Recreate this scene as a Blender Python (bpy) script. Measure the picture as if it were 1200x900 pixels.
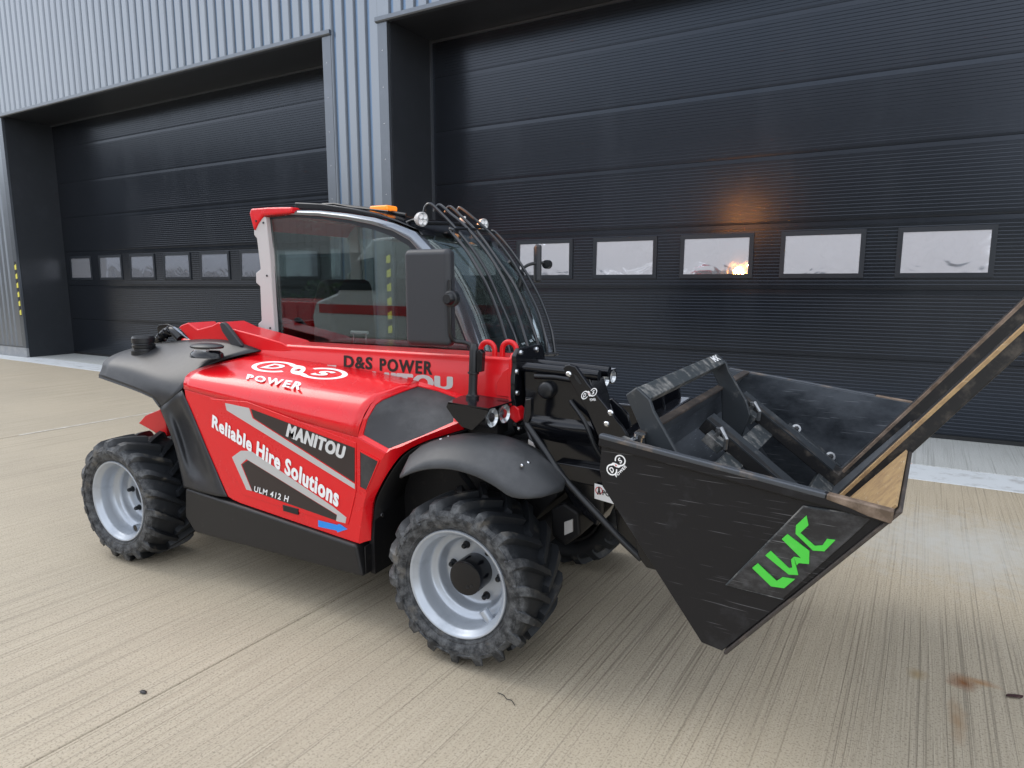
import bpy, bmesh, math, random
from mathutils import Vector, Matrix
PI = math.pi
random.seed(4)
scene = bpy.context.scene
for o in list(bpy.data.objects):
    bpy.data.objects.remove(o)
COL = scene.collection

# ------------------------------------------------------------ camera
CAM_LOC = (3.7099, -2.1830, 1.6084)
CAM_RIGHT = (0.8853, 0.4649, -0.0004)
CAM_UP = (-0.0704, 0.1350, 0.9883)
CAM_FWD = (-0.4596, 0.8750, -0.1522)
FOCAL_PX = 781.85
cam_data = bpy.data.cameras.new('camera')
cam_data.sensor_width = 36.0
cam_data.lens = FOCAL_PX * 36.0 / 1200.0
cam_data.clip_start = 0.05
cam_data.clip_end = 2000
camera = bpy.data.objects.new('camera', cam_data)
COL.objects.link(camera)
r, u, f = Vector(CAM_RIGHT), Vector(CAM_UP), Vector(CAM_FWD)
mw = Matrix((r, u, -f)).transposed().to_4x4()
mw.translation = Vector(CAM_LOC)
camera.matrix_world = mw
scene.camera = camera

# ------------------------------------------------------------ sky, sun, exposure
SUN_EL, SUN_AZ = math.radians(47), math.radians(183)   # azimuth of the sun: the side it shines from, measured in the xy plane
world = bpy.data.worlds.new("World")
scene.world = world
world.use_nodes = True
wn, wl = world.node_tree.nodes, world.node_tree.links
wn.clear()
wo = wn.new('ShaderNodeOutputWorld')
bg = wn.new('ShaderNodeBackground')
bg.inputs['Strength'].default_value = 0.15
sky = wn.new('ShaderNodeTexSky')
sky.sky_type = 'NISHITA'
sky.sun_disc = False
sky.sun_elevation = SUN_EL
sky.sun_rotation = math.radians(90) - SUN_AZ
sky.air_density = 1.0
sky.dust_density = 1.2
tc = wn.new('ShaderNodeTexCoord')
mp = wn.new('ShaderNodeMapping')
mp.inputs['Scale'].default_value = (1.0, 1.0, 2.2)
nz = wn.new('ShaderNodeTexNoise')
nz.inputs['Scale'].default_value = 1.9
nz.inputs['Detail'].default_value = 8
nz.inputs['Roughness'].default_value = 0.55
cr = wn.new('ShaderNodeValToRGB')
cr.color_ramp.elements[0].position = 0.36
cr.color_ramp.elements[1].position = 0.6
cr.color_ramp.elements[0].color = (0.25, 0.25, 0.25, 1)
mx = wn.new('ShaderNodeMixRGB')
mx.inputs['Color2'].default_value = (9.5, 9.9, 10.6, 1)
wl.new(tc.outputs['Generated'], mp.inputs['Vector'])
wl.new(mp.outputs['Vector'], nz.inputs['Vector'])
wl.new(nz.outputs['Fac'], cr.inputs['Fac'])
wl.new(cr.outputs['Color'], mx.inputs['Fac'])
wl.new(sky.outputs['Color'], mx.inputs['Color1'])
wl.new(mx.outputs['Color'], bg.inputs['Color'])
wl.new(bg.outputs['Background'], wo.inputs['Surface'])

sun_data = bpy.data.lights.new('sun', 'SUN')
sun_data.energy = 0.7
sun_data.angle = math.radians(26)
sun_data.color = (1.0, 0.95, 0.87)
sun = bpy.data.objects.new('sun', sun_data)
COL.objects.link(sun)
sd = Vector((math.cos(SUN_AZ) * math.cos(SUN_EL), math.sin(SUN_AZ) * math.cos(SUN_EL), math.sin(SUN_EL)))
sun.rotation_euler = sd.to_track_quat('Z', 'Y').to_euler()

scene.view_settings.view_transform = 'Standard'
scene.view_settings.look = 'None'
scene.view_settings.gamma = 1
scene.view_settings.exposure = 0.5
scene.render.engine = 'CYCLES'
scene.cycles.max_bounces = 8
scene.cycles.transparent_max_bounces = 12

# ------------------------------------------------------------ materials
def sock(n, *names):
    for k in names:
        if k in n.inputs: return n.inputs[k]
def mat(name, col, rough=0.5, metal=0.0, coat=0.0, spec=0.5, wear=None, wear_scale=6, wear_amt=0.5, bump=0.0, bump_scale=200,
        emit=None, emit_s=0, stretch=None, rvar=0.0, world=False, scratch=None):
    m = bpy.data.materials.new(name)
    m.use_nodes = True
    nt = m.node_tree
    b = nt.nodes['Principled BSDF']
    b.inputs['Base Color'].default_value = (*col, 1)
    b.inputs['Roughness'].default_value = rough
    b.inputs['Metallic'].default_value = metal
    b.inputs['Coat Weight'].default_value = coat
    b.inputs['Coat Roughness'].default_value = 0.06
    b.inputs['Specular IOR Level'].default_value = spec
    if emit:
        b.inputs['Emission Color'].default_value = (*emit, 1)
        b.inputs['Emission Strength'].default_value = emit_s
    t = nt.nodes.new('ShaderNodeTexCoord')
    vec = t.outputs['Object']
    if world: vec = nt.nodes.new('ShaderNodeNewGeometry').outputs['Position']
    if stretch:
        mm = nt.nodes.new('ShaderNodeMapping')
        mm.inputs['Scale'].default_value = stretch
        nt.links.new(vec, mm.inputs['Vector'])
        vec = mm.outputs['Vector']
    if wear:
        n = nt.nodes.new('ShaderNodeTexNoise')
        n.inputs['Scale'].default_value = wear_scale
        n.inputs['Detail'].default_value = 9
        n.inputs['Roughness'].default_value = 0.68
        rp = nt.nodes.new('ShaderNodeValToRGB')
        rp.color_ramp.elements[0].position = 0.62 - wear_amt * 0.4
        rp.color_ramp.elements[1].position = 0.78 - wear_amt * 0.2
        mixn = nt.nodes.new('ShaderNodeMixRGB')
        mixn.inputs['Color1'].default_value = (*col, 1)
        mixn.inputs['Color2'].default_value = (*wear, 1)
        nt.links.new(vec, n.inputs['Vector'])
        nt.links.new(n.outputs['Fac'], rp.inputs['Fac'])
        nt.links.new(rp.outputs['Color'], mixn.inputs['Fac'])
        nt.links.new(mixn.outputs['Color'], b.inputs['Base Color'])
        if rvar:
            mr = nt.nodes.new('ShaderNodeMapRange')
            mr.inputs['To Min'].default_value = rough
            mr.inputs['To Max'].default_value = min(1, rough + rvar)
            nt.links.new(rp.outputs['Color'], mr.inputs['Value'])
            nt.links.new(mr.outputs['Result'], b.inputs['Roughness'])
    if scratch:      # fine straight scrapes in a few directions
        base_in = b.inputs['Base Color']
        src = base_in.links[0].from_socket if base_in.links else None
        for k_, (rot_, th_) in enumerate((((0.3, 0.9, 0.2), .735), ((1.2, -0.5, 0.7), .72), ((0.1, -0.7, -0.9), .735))):
            ms = nt.nodes.new('ShaderNodeMapping'); ms.inputs['Rotation'].default_value = rot_; ms.inputs['Scale'].default_value = (5, 16, 240)
            nt.links.new(t.outputs['Object'], ms.inputs['Vector'])
            ns_ = nt.nodes.new('ShaderNodeTexNoise'); ns_.inputs['Scale'].default_value = 1; ns_.inputs['Detail'].default_value = 1
            nt.links.new(ms.outputs['Vector'], ns_.inputs['Vector'])
            rs = nt.nodes.new('ShaderNodeMapRange'); rs.inputs['From Min'].default_value = th_; rs.inputs['From Max'].default_value = th_ + .05
            nt.links.new(ns_.outputs['Fac'], rs.inputs['Value'])
            mc = nt.nodes.new('ShaderNodeMixRGB'); mc.inputs['Color2'].default_value = (*scratch, 1)
            if src: nt.links.new(src, mc.inputs['Color1'])
            else: mc.inputs['Color1'].default_value = (*col, 1)
            nt.links.new(rs.outputs['Result'], mc.inputs['Fac']); src = mc.outputs['Color']
        nt.links.new(src, base_in)
    if bump:
        n2 = nt.nodes.new('ShaderNodeTexNoise')
        n2.inputs['Scale'].default_value = bump_scale
        n2.inputs['Detail'].default_value = 4
        bp = nt.nodes.new('ShaderNodeBump')
        bp.inputs['Strength'].default_value = bump
        bp.inputs['Distance'].default_value = 0.004
        nt.links.new(vec, n2.inputs['Vector'])
        nt.links.new(n2.outputs['Fac'], bp.inputs['Height'])
        nt.links.new(bp.outputs['Normal'], b.inputs['Normal'])
    return m

M = {}
M['red'] = mat('red_paint', (0.70, 0.005, 0.011), 0.24, coat=0.35, spec=0.4, wear=(0.62, 0.012, 0.018), wear_scale=4, wear_amt=0.25, rvar=0.12)
M['cast_red'] = mat('red_paint_boom', (0.66, 0.006, 0.011), 0.33, coat=0.25, spec=0.4, bump=0.05, bump_scale=60)
M['plastic'] = mat('black_textured_plastic', (0.018, 0.019, 0.022), 0.42, wear=(0.034, 0.035, 0.037), wear_scale=7, wear_amt=0.35, bump=0.06, bump_scale=500)
M['sill'] = mat('black_sill_plastic', (0.013, 0.0125, 0.013), 0.45, spec=0.4, wear=(0.06, 0.055, 0.05), wear_scale=14, wear_amt=-0.05, bump=0.05, bump_scale=500)
M['mudguard'] = mat('dark_grey_plastic', (0.034, 0.036, 0.039), 0.48, wear=(0.058, 0.06, 0.063), wear_scale=5, wear_amt=0.3, bump=0.08, bump_scale=350)
M['mirror'] = mat('grey_mirror_shell', (0.026, 0.028, 0.033), 0.48, bump=0.06, bump_scale=600)
M['gloss'] = mat('gloss_black_paint', (0.0045, 0.005, 0.007), 0.16, coat=0.1, spec=0.4, wear=(0.014, 0.014, 0.015), wear_scale=30, wear_amt=0.05, bump=0.02, bump_scale=20)
M['bar'] = mat('guard_bar_paint', (0.02, 0.022, 0.026), 0.25, coat=0.3)
M['satin'] = mat('satin_black_steel', (0.009, 0.010, 0.012), 0.35, spec=0.45, wear=(0.04, 0.04, 0.04), wear_scale=18, wear_amt=0.0)
M['grille'] = mat('fine_black_mesh', (0.022, 0.022, 0.024), 0.42, wear=(0.06, 0.06, 0.062), wear_scale=4, wear_amt=0.45)
M['under'] = mat('dirty_underbody', (0.007, 0.007, 0.008), 0.55, spec=0.3, wear=(0.025, 0.023, 0.02), wear_scale=20, wear_amt=0.1)
M['silver'] = mat('silver_rim_paint', (0.44, 0.475, 0.52), 0.34, metal=0.45, wear=(0.34, 0.37, 0.41), wear_scale=9, wear_amt=0.2)
M['steel_frame'] = mat('polished_dark_frame', (0.22, 0.24, 0.27), 0.22, metal=0.8)
M['pillar'] = mat('light_grey_cab_plastic', (0.52, 0.50, 0.49), 0.5)
M['chrome'] = mat('bright_zinc', (0.65, 0.66, 0.68), 0.25, metal=1.0)
M['decal_silver'] = mat('silver_decal', (0.50, 0.49, 0.48), 0.4, metal=0.1)
M['decal_black'] = mat('black_decal', (0.028, 0.019, 0.018), 0.38)
M['white_print'] = mat('white_print', (0.86, 0.86, 0.86), 0.4)
M['name_grey'] = mat('light_grey_print', (0.62, 0.62, 0.61), 0.4)
M['black_print'] = mat('black_print', (0.012, 0.010, 0.010), 0.4)
M['red_print'] = mat('red_print', (0.6, 0.02, 0.02), 0.4)
M['blue_print'] = mat('blue_print', (0.02, 0.25, 0.75), 0.4)
M['green_print'] = mat('green_lettering', (0.07, 0.58, 0.055), 0.45, wear=(0.12, 0.6, 0.1), wear_scale=10, wear_amt=0.1)
M['zinc'] = mat('dull_zinc', (0.34, 0.35, 0.36), 0.42, metal=0.9, wear=(0.2, 0.2, 0.2), wear_scale=60, wear_amt=0.3)
M['lens'] = mat('clear_lamp_lens', (0.62, 0.64, 0.65), 0.12, metal=0.6)
M['bucket'] = mat('black_bucket_paint', (0.008, 0.008, 0.0098), 0.42, spec=0.33, wear=(0.035, 0.036, 0.040), wear_scale=4, wear_amt=0.15, scratch=(0.09, 0.09, 0.095), bump=0.03, bump_scale=25, rvar=0.1)
M['badge'] = mat('scuffed_badge_plate', (0.014, 0.014, 0.016), 0.45, wear=(0.075, 0.076, 0.08), wear_scale=9, wear_amt=0.45, scratch=(0.16, 0.16, 0.165), stretch=(1, 1, 1.6))
M['scratched'] = mat('scratched_bucket_inside', (0.022, 0.027, 0.034), 0.32, wear=(0.13, 0.145, 0.165), wear_scale=2.5, wear_amt=0.75, stretch=(1, .5, 1.6), metal=0.3, scratch=(0.32, 0.34, 0.37))
M['rust'] = mat('worn_rusty_edge', (0.10, 0.068, 0.045), 0.55, wear=(0.27, 0.20, 0.15), wear_scale=16, wear_amt=0.5)
M['rust_dark'] = mat('dark_worn_edge', (0.035, 0.029, 0.026), 0.55, wear=(0.13, 0.10, 0.08), wear_scale=9, wear_amt=0.3)
M['rim_edge'] = mat('worn_highlight_steel', (0.07, 0.078, 0.09), 0.36, metal=0.35, wear=(0.22, 0.17, 0.13), wear_scale=9, wear_amt=0.22, rvar=0.2)
M['floor_rust'] = mat('tan_rusted_floor', (0.40, 0.27, 0.13), 0.65, wear=(0.24, 0.15, 0.08), wear_scale=22, wear_amt=0.5, scratch=(0.5, 0.42, 0.3))
M['fork'] = mat('worn_black_fork', (0.013, 0.013, 0.014), 0.5, spec=0.4, wear=(0.10, 0.085, 0.07), wear_scale=11, wear_amt=0.28)
M['carriage'] = mat('dark_grey_carriage', (0.026, 0.031, 0.036), 0.42, wear=(0.12, 0.12, 0.115), wear_scale=16, wear_amt=0.12)
M['worn_top'] = mat('scraped_bar_top', (0.035, 0.042, 0.046), 0.5, wear=(0.30, 0.29, 0.27), wear_scale=14, wear_amt=0.3)
M['seat'] = mat('cab_seat_fabric', (0.03, 0.03, 0.032), 0.8)
M['interior'] = mat('cab_interior', (0.05, 0.05, 0.052), 0.7)
M['amber'] = mat('amber_beacon_lens', (0.9, 0.25, 0.02), 0.25, emit=(1.0, 0.25, 0.02), emit_s=0.45)
M['amber_glow'] = mat('lit_beacon_lamp', (0.9, 0.3, 0.03), 0.3, emit=(1.0, 0.33, 0.05), emit_s=1800)
M['hazard_yellow'] = mat('hazard_yellow', (0.75, 0.68, 0.10), 0.5)
M['hazard_black'] = mat('hazard_black', (0.015, 0.015, 0.017), 0.5)
M['leaf'] = mat('dead_leaf', (0.05, 0.018, 0.018), 0.7)
M['plinth'] = mat('concrete_plinth', (0.27, 0.28, 0.29), 0.85, wear=(0.36, 0.36, 0.36), wear_scale=5, wear_amt=0.4)
M['van_white'] = mat('white_van_paint', (0.75, 0.75, 0.75), 0.25, coat=0.5)
M['dark_glass'] = mat('dark_glass', (0.02, 0.025, 0.03), 0.08)
M['hedge'] = mat('dark_green_leaf', (0.03, 0.07, 0.02), 0.7)

# tyre rubber: black, dusty on the sidewall
m = mat('tyre_rubber', (0.010, 0.011, 0.013), 0.55)
nt = m.node_tree; b = nt.nodes['Principled BSDF']
t = nt.nodes.new('ShaderNodeTexCoord')
sx = nt.nodes.new('ShaderNodeSeparateXYZ'); nt.links.new(t.outputs['Object'], sx.inputs[0])
mr = nt.nodes.new('ShaderNodeMapRange')
mr.inputs['From Min'].default_value = 0.05; mr.inputs['From Max'].default_value = 0.0
nt.links.new(sx.outputs['Y'], mr.inputs['Value'])
n = nt.nodes.new('ShaderNodeTexNoise'); n.inputs['Scale'].default_value = 26; n.inputs['Detail'].default_value = 10; n.inputs['Roughness'].default_value = 0.72
nt.links.new(t.outputs['Object'], n.inputs['Vector'])
rp = nt.nodes.new('ShaderNodeValToRGB'); rp.color_ramp.elements[0].position = 0.42; rp.color_ramp.elements[1].position = 0.66
nt.links.new(n.outputs['Fac'], rp.inputs['Fac'])
n3 = nt.nodes.new('ShaderNodeTexNoise'); n3.inputs['Scale'].default_value = 9; n3.inputs['Detail'].default_value = 8
nt.links.new(t.outputs['Object'], n3.inputs['Vector'])
rp3 = nt.nodes.new('ShaderNodeValToRGB'); rp3.color_ramp.elements[0].position = 0.60; rp3.color_ramp.elements[1].position = 0.72
nt.links.new(n3.outputs['Fac'], rp3.inputs['Fac'])
mu = nt.nodes.new('ShaderNodeMath'); mu.operation = 'MULTIPLY'; mu.use_clamp = True
nt.links.new(mr.outputs['Result'], mu.inputs[0]); nt.links.new(rp.outputs['Color'], mu.inputs[1])
c1 = nt.nodes.new('ShaderNodeMixRGB'); c1.inputs['Color1'].default_value = (0.010, 0.012, 0.015, 1); c1.inputs['Color2'].default_value = (0.12, 0.125, 0.13, 1)
nt.links.new(mu.outputs[0], c1.inputs['Fac'])
mu2 = nt.nodes.new('ShaderNodeMath'); mu2.operation = 'MULTIPLY'; mu2.inputs[1].default_value = 0.55
nt.links.new(rp3.outputs['Color'], mu2.inputs[0])
c2 = nt.nodes.new('ShaderNodeMixRGB'); c2.inputs['Color2'].default_value = (0.17, 0.15, 0.12, 1)
nt.links.new(mu2.outputs[0], c2.inputs['Fac']); nt.links.new(c1.outputs['Color'], c2.inputs['Color1'])
nt.links.new(c2.outputs['Color'], b.inputs['Base Color'])
bp = nt.nodes.new('ShaderNodeBump'); bp.inputs['Strength'].default_value = 0.35; bp.inputs['Distance'].default_value = 0.004
nt.links.new(n.outputs['Fac'], bp.inputs['Height']); nt.links.new(bp.outputs['Normal'], b.inputs['Normal'])
M['tyre'] = m

# concrete with a brushed finish, lines running along local y
def concrete(name, base, dark, light, patches=None):
    m = bpy.data.materials.new(name); m.use_nodes = True
    nt = m.node_tree; N = nt.nodes.new; K = nt.links.new; b = nt.nodes['Principled BSDF']
    t = N('ShaderNodeTexCoord')
    g = N('ShaderNodeNewGeometry')
    rot = N('ShaderNodeMapping'); rot.inputs['Rotation'].default_value = (0, 0, GROUND_ROT)
    K(g.outputs['Position'], rot.inputs['Vector'])
    # coarse wobble so that the brush strokes are not ruler straight
    wob = N('ShaderNodeTexNoise'); wob.inputs['Scale'].default_value = 0.5; wob.inputs['Detail'].default_value = 2
    K(rot.outputs['Vector'], wob.inputs['Vector'])
    ad = N('ShaderNodeVectorMath'); ad.operation = 'MULTIPLY_ADD'
    K(wob.outputs['Color'], ad.inputs[0]); ad.inputs[1].default_value = (0.015, 0, 0); K(rot.outputs['Vector'], ad.inputs[2])
    def lines(sx_, sy_, lo, hi, det=6):
        a = N('ShaderNodeMapping'); a.inputs['Scale'].default_value = (sx_, sy_, 1)
        K(ad.outputs[0], a.inputs['Vector'])
        n = N('ShaderNodeTexNoise'); n.inputs['Scale'].default_value = 1; n.inputs['Detail'].default_value = det; n.inputs['Roughness'].default_value = 0.6
        K(a.outputs['Vector'], n.inputs['Vector'])
        r_ = N('ShaderNodeMapRange'); r_.inputs['From Min'].default_value = lo; r_.inputs['From Max'].default_value = hi
        K(n.outputs['Fac'], r_.inputs['Value'])
        return r_.outputs['Result']
    fine = lines(120, 2.2, 0.30, 0.70)
    mid = lines(40, 0.8, 0.35, 0.75)
    groove = lines(95, 0.5, 0.56, 0.68, 1)
    cluster = lines(3.0, 0.6, 0.38, 0.62, 3)
    n2 = N('ShaderNodeTexNoise'); n2.inputs['Scale'].default_value = 0.7; n2.inputs['Detail'].default_value = 7; n2.inputs['Roughness'].default_value = 0.6
    K(rot.outputs['Vector'], n2.inputs['Vector'])
    r2 = N('ShaderNodeMapRange'); r2.inputs['From Min'].default_value = 0.40; r2.inputs['From Max'].default_value = 0.60
    K(n2.outputs['Fac'], r2.inputs['Value'])
    n4 = N('ShaderNodeTexNoise'); n4.inputs['Scale'].default_value = 120; n4.inputs['Detail'].default_value = 3
    K(rot.outputs['Vector'], n4.inputs['Vector'])
    def mixc(fac, c1, c2, amt=1.0):
        x = N('ShaderNodeMixRGB')
        if amt != 1.0:
            mm = N('ShaderNodeMath'); mm.operation = 'MULTIPLY'; mm.inputs[1].default_value = amt; K(fac, mm.inputs[0]); fac = mm.outputs[0]
        K(fac, x.inputs['Fac'])
        for i, c in (('Color1', c1), ('Color2', c2)):
            if isinstance(c, tuple): x.inputs[i].default_value = (*c, 1)
            else: K(c, x.inputs[i])
        return x.outputs['Color']
    c = mixc(r2.outputs['Result'], base, dark, 0.6)
    c = mixc(mid, c, light, 0.28)
    c = mixc(fine, c, light, 0.50)
    gc = N('ShaderNodeMath'); gc.operation = 'MULTIPLY'; K(groove, gc.inputs[0]); K(cluster, gc.inputs[1])
    c = mixc(groove, c, tuple(v * 0.68 for v in dark), 0.38)
    c = mixc(gc.outputs[0], c, tuple(v * 0.5 for v in dark), 0.24)
    r4 = N('ShaderNodeMapRange'); r4.inputs['From Min'].default_value = 0.52; r4.inputs['From Max'].default_value = 0.66; K(n4.outputs['Fac'], r4.inputs['Value'])
    c = mixc(r4.outputs['Result'], c, tuple(v * 0.55 for v in dark), 0.6)
    if patches:
        for (px, py, rx, ry, colr) in patches:
            mp_ = N('ShaderNodeMapping'); mp_.vector_type = 'TEXTURE'
            mp_.inputs['Location'].default_value = (px, py, 0); mp_.inputs['Rotation'].default_value = (0, 0, -GROUND_ROT); mp_.inputs['Scale'].default_value = (rx, ry, 1)
            K(g.outputs['Position'], mp_.inputs['Vector'])
            ln = N('ShaderNodeVectorMath'); ln.operation = 'LENGTH'
            wv = N('ShaderNodeTexNoise'); wv.inputs['Scale'].default_value = 14; wv.inputs['Detail'].default_value = 5
            K(g.outputs['Position'], wv.inputs['Vector'])
            av = N('ShaderNodeVectorMath'); av.operation = 'MULTIPLY_ADD'; av.inputs[1].default_value = (1.1, 1.1, 0); K(wv.outputs['Color'], av.inputs[0])
            K(mp_.outputs['Vector'], av.inputs[2])
            sb = N('ShaderNodeVectorMath'); sb.operation = 'SUBTRACT'; sb.inputs[1].default_value = (0.55, 0.55, 0); K(av.outputs[0], sb.inputs[0])
            sc = N('ShaderNodeVectorMath'); sc.operation = 'MULTIPLY'; sc.inputs[1].default_value = (1, 1, 0); K(sb.outputs[0], sc.inputs[0])
            K(sc.outputs[0], ln.inputs[0])
            q = N('ShaderNodeMapRange'); q.inputs['From Min'].default_value = 1.0; q.inputs['From Max'].default_value = 0.1
            K(ln.outputs['Value'], q.inputs['Value'])
            c = mixc(q.outputs['Result'], c, colr, 0.95)
    K(c, b.inputs['Base Color'])
    b.inputs['Roughness'].default_value = 0.62
    b.inputs['Specular IOR Level'].default_value = 0.45
    am = N('ShaderNodeMath'); am.operation = 'ADD'; K(fine, am.inputs[0])
    gm = N('ShaderNodeMath'); gm.operation = 'MULTIPLY'; gm.inputs[1].default_value = -1.2; K(groove, gm.inputs[0]); K(gm.outputs[0], am.inputs[1])
    bp = N('ShaderNodeBump'); bp.inputs['Strength'].default_value = 0.5; bp.inputs['Distance'].default_value = 0.004
    K(am.outputs[0], bp.inputs['Height']); K(bp.outputs['Normal'], b.inputs['Normal'])
    return m
GROUND_ROT = math.radians(4)
M['concrete'] = concrete('brushed_concrete', (0.405, 0.345, 0.25), (0.32, 0.272, 0.20), (0.53, 0.465, 0.36),
    patches=[((4.1690, 0.8680, 0.0000)[0], (4.1690, 0.8680, 0.0000)[1], 0.065, 0.075, (0.20, 0.075, 0.02)), ((4.1220, 0.5740, 0.0000)[0], (4.1220, 0.5740, 0.0000)[1], 0.035, 0.20, (0.32, 0.22, 0.13)),
           ((4.2360, 0.9030, 0.0000)[0], (4.2360, 0.9030, 0.0000)[1], 0.08, 0.03, (0.33, 0.19, 0.09)), ((4.0110, 0.8520, 0.0000)[0], (4.0110, 0.8520, 0.0000)[1], 0.05, 0.05, (0.32, 0.24, 0.13)),
           ((4.3560, 2.5570, 0.0000)[0], (4.3560, 2.5570, 0.0000)[1], 0.9, 0.8, (0.45, 0.44, 0.40))])  # last patch is the brighter-lit ground at the right, put into the colour
M['apron'] = concrete('pale_apron_concrete', (0.42, 0.43, 0.42), (0.34, 0.35, 0.33), (0.52, 0.54, 0.53))
M['channel'] = mat('painted_white_kerb', (0.55, 0.58, 0.60), 0.6, wear=(0.30, 0.30, 0.29), wear_scale=7, wear_amt=0.25)
M['sealant'] = mat('pale_joint_sealant', (0.60, 0.58, 0.53), 0.8, wear=(0.42, 0.38, 0.31), wear_scale=20, wear_amt=0.4)
M['subbase'] = mat('joint_filler', (0.06, 0.055, 0.05), 0.9)
M['far_ground'] = mat('far_yard_concrete', (0.30, 0.29, 0.26), 0.8, wear=(0.24, 0.24, 0.22), wear_scale=0.3, wear_amt=0.5)

# profiled cladding: dark blue-grey coated steel
M['cladding'] = mat('coated_steel_cladding', (0.225, 0.245, 0.27), 0.32, metal=0.75, wear=(0.26, 0.28, 0.30), wear_scale=2, wear_amt=0.3, stretch=(1, 1, 0.2))
M['trough'] = mat('sky_tinted_trough', (0.15, 0.22, 0.32), 0.34, metal=0.7)  # sky blue mirrored in the grooves is put into their base colour
M['flashing'] = mat('flat_steel_flashing', (0.14, 0.155, 0.175), 0.34, metal=0.7, wear=(0.16, 0.175, 0.20), wear_scale=3, wear_amt=0.3)
M['jamb'] = mat('dark_jamb_sheet', (0.030, 0.034, 0.040), 0.33, metal=0.2, wear=(0.038, 0.042, 0.05), wear_scale=3, wear_amt=0.3)
M['door'] = mat('anthracite_door_panel', (0.030, 0.036, 0.047), 0.22, metal=0.7, spec=0.7, wear=(0.035, 0.0415, 0.053), wear_scale=1.3, wear_amt=0.3, stretch=(1.6, 1, 0.3), rvar=0.05, world=True)
M['frame'] = mat('black_window_frame', (0.014, 0.018, 0.024), 0.45, spec=0.4)
M['seam'] = mat('door_seam', (0.008, 0.009, 0.010), 0.6)
# acrylic door window: mirror-like, wavy
m = mat('wavy_door_glazing', (0.78, 0.79, 0.84), 0.05, metal=0.85)
nt = m.node_tree; b = nt.nodes['Principled BSDF']
t = nt.nodes.new('ShaderNodeTexCoord'); n = nt.nodes.new('ShaderNodeTexNoise'); n.inputs['Scale'].default_value = 3.2; n.inputs['Detail'].default_value = 1.5
n.inputs['Distortion'].default_value = 1.6
bp = nt.nodes.new('ShaderNodeBump'); bp.inputs['Strength'].default_value = 0.05; bp.inputs['Distance'].default_value = 0.05
nt.links.new(t.outputs['Object'], n.inputs['Vector']); nt.links.new(n.outputs['Fac'], bp.inputs['Height']); nt.links.new(bp.outputs['Normal'], b.inputs['Normal'])
M['glazing'] = m
# tinted cab glass
m = bpy.data.materials.new('tinted_cab_glass'); m.use_nodes = True
nt = m.node_tree; nt.nodes.clear()
out = nt.nodes.new('ShaderNodeOutputMaterial'); mxs = nt.nodes.new('ShaderNodeMixShader')
tr = nt.nodes.new('ShaderNodeBsdfTransparent'); tr.inputs['Color'].default_value = (0.72, 0.76, 0.755, 1)
gl = nt.nodes.new('ShaderNodeBsdfGlossy'); gl.inputs['Roughness'].default_value = 0.01; gl.inputs['Color'].default_value = (0.86, 0.95, 0.94, 1)
fr = nt.nodes.new('ShaderNodeLayerWeight'); pw = nt.nodes.new('ShaderNodeMath'); pw.operation = 'POWER'; pw.inputs[1].default_value = 4.0
ma = nt.nodes.new('ShaderNodeMath'); ma.operation = 'MULTIPLY_ADD'; ma.inputs[1].default_value = 0.85; ma.inputs[2].default_value = 0.085
nt.links.new(fr.outputs['Facing'], pw.inputs[0]); nt.links.new(pw.outputs[0], ma.inputs[0])
nt.links.new(ma.outputs[0], mxs.inputs[0]); nt.links.new(tr.outputs[0], mxs.inputs[1]); nt.links.new(gl.outputs[0], mxs.inputs[2])
nt.links.new(mxs.outputs[0], out.inputs['Surface'])
M['glass'] = m

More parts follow.
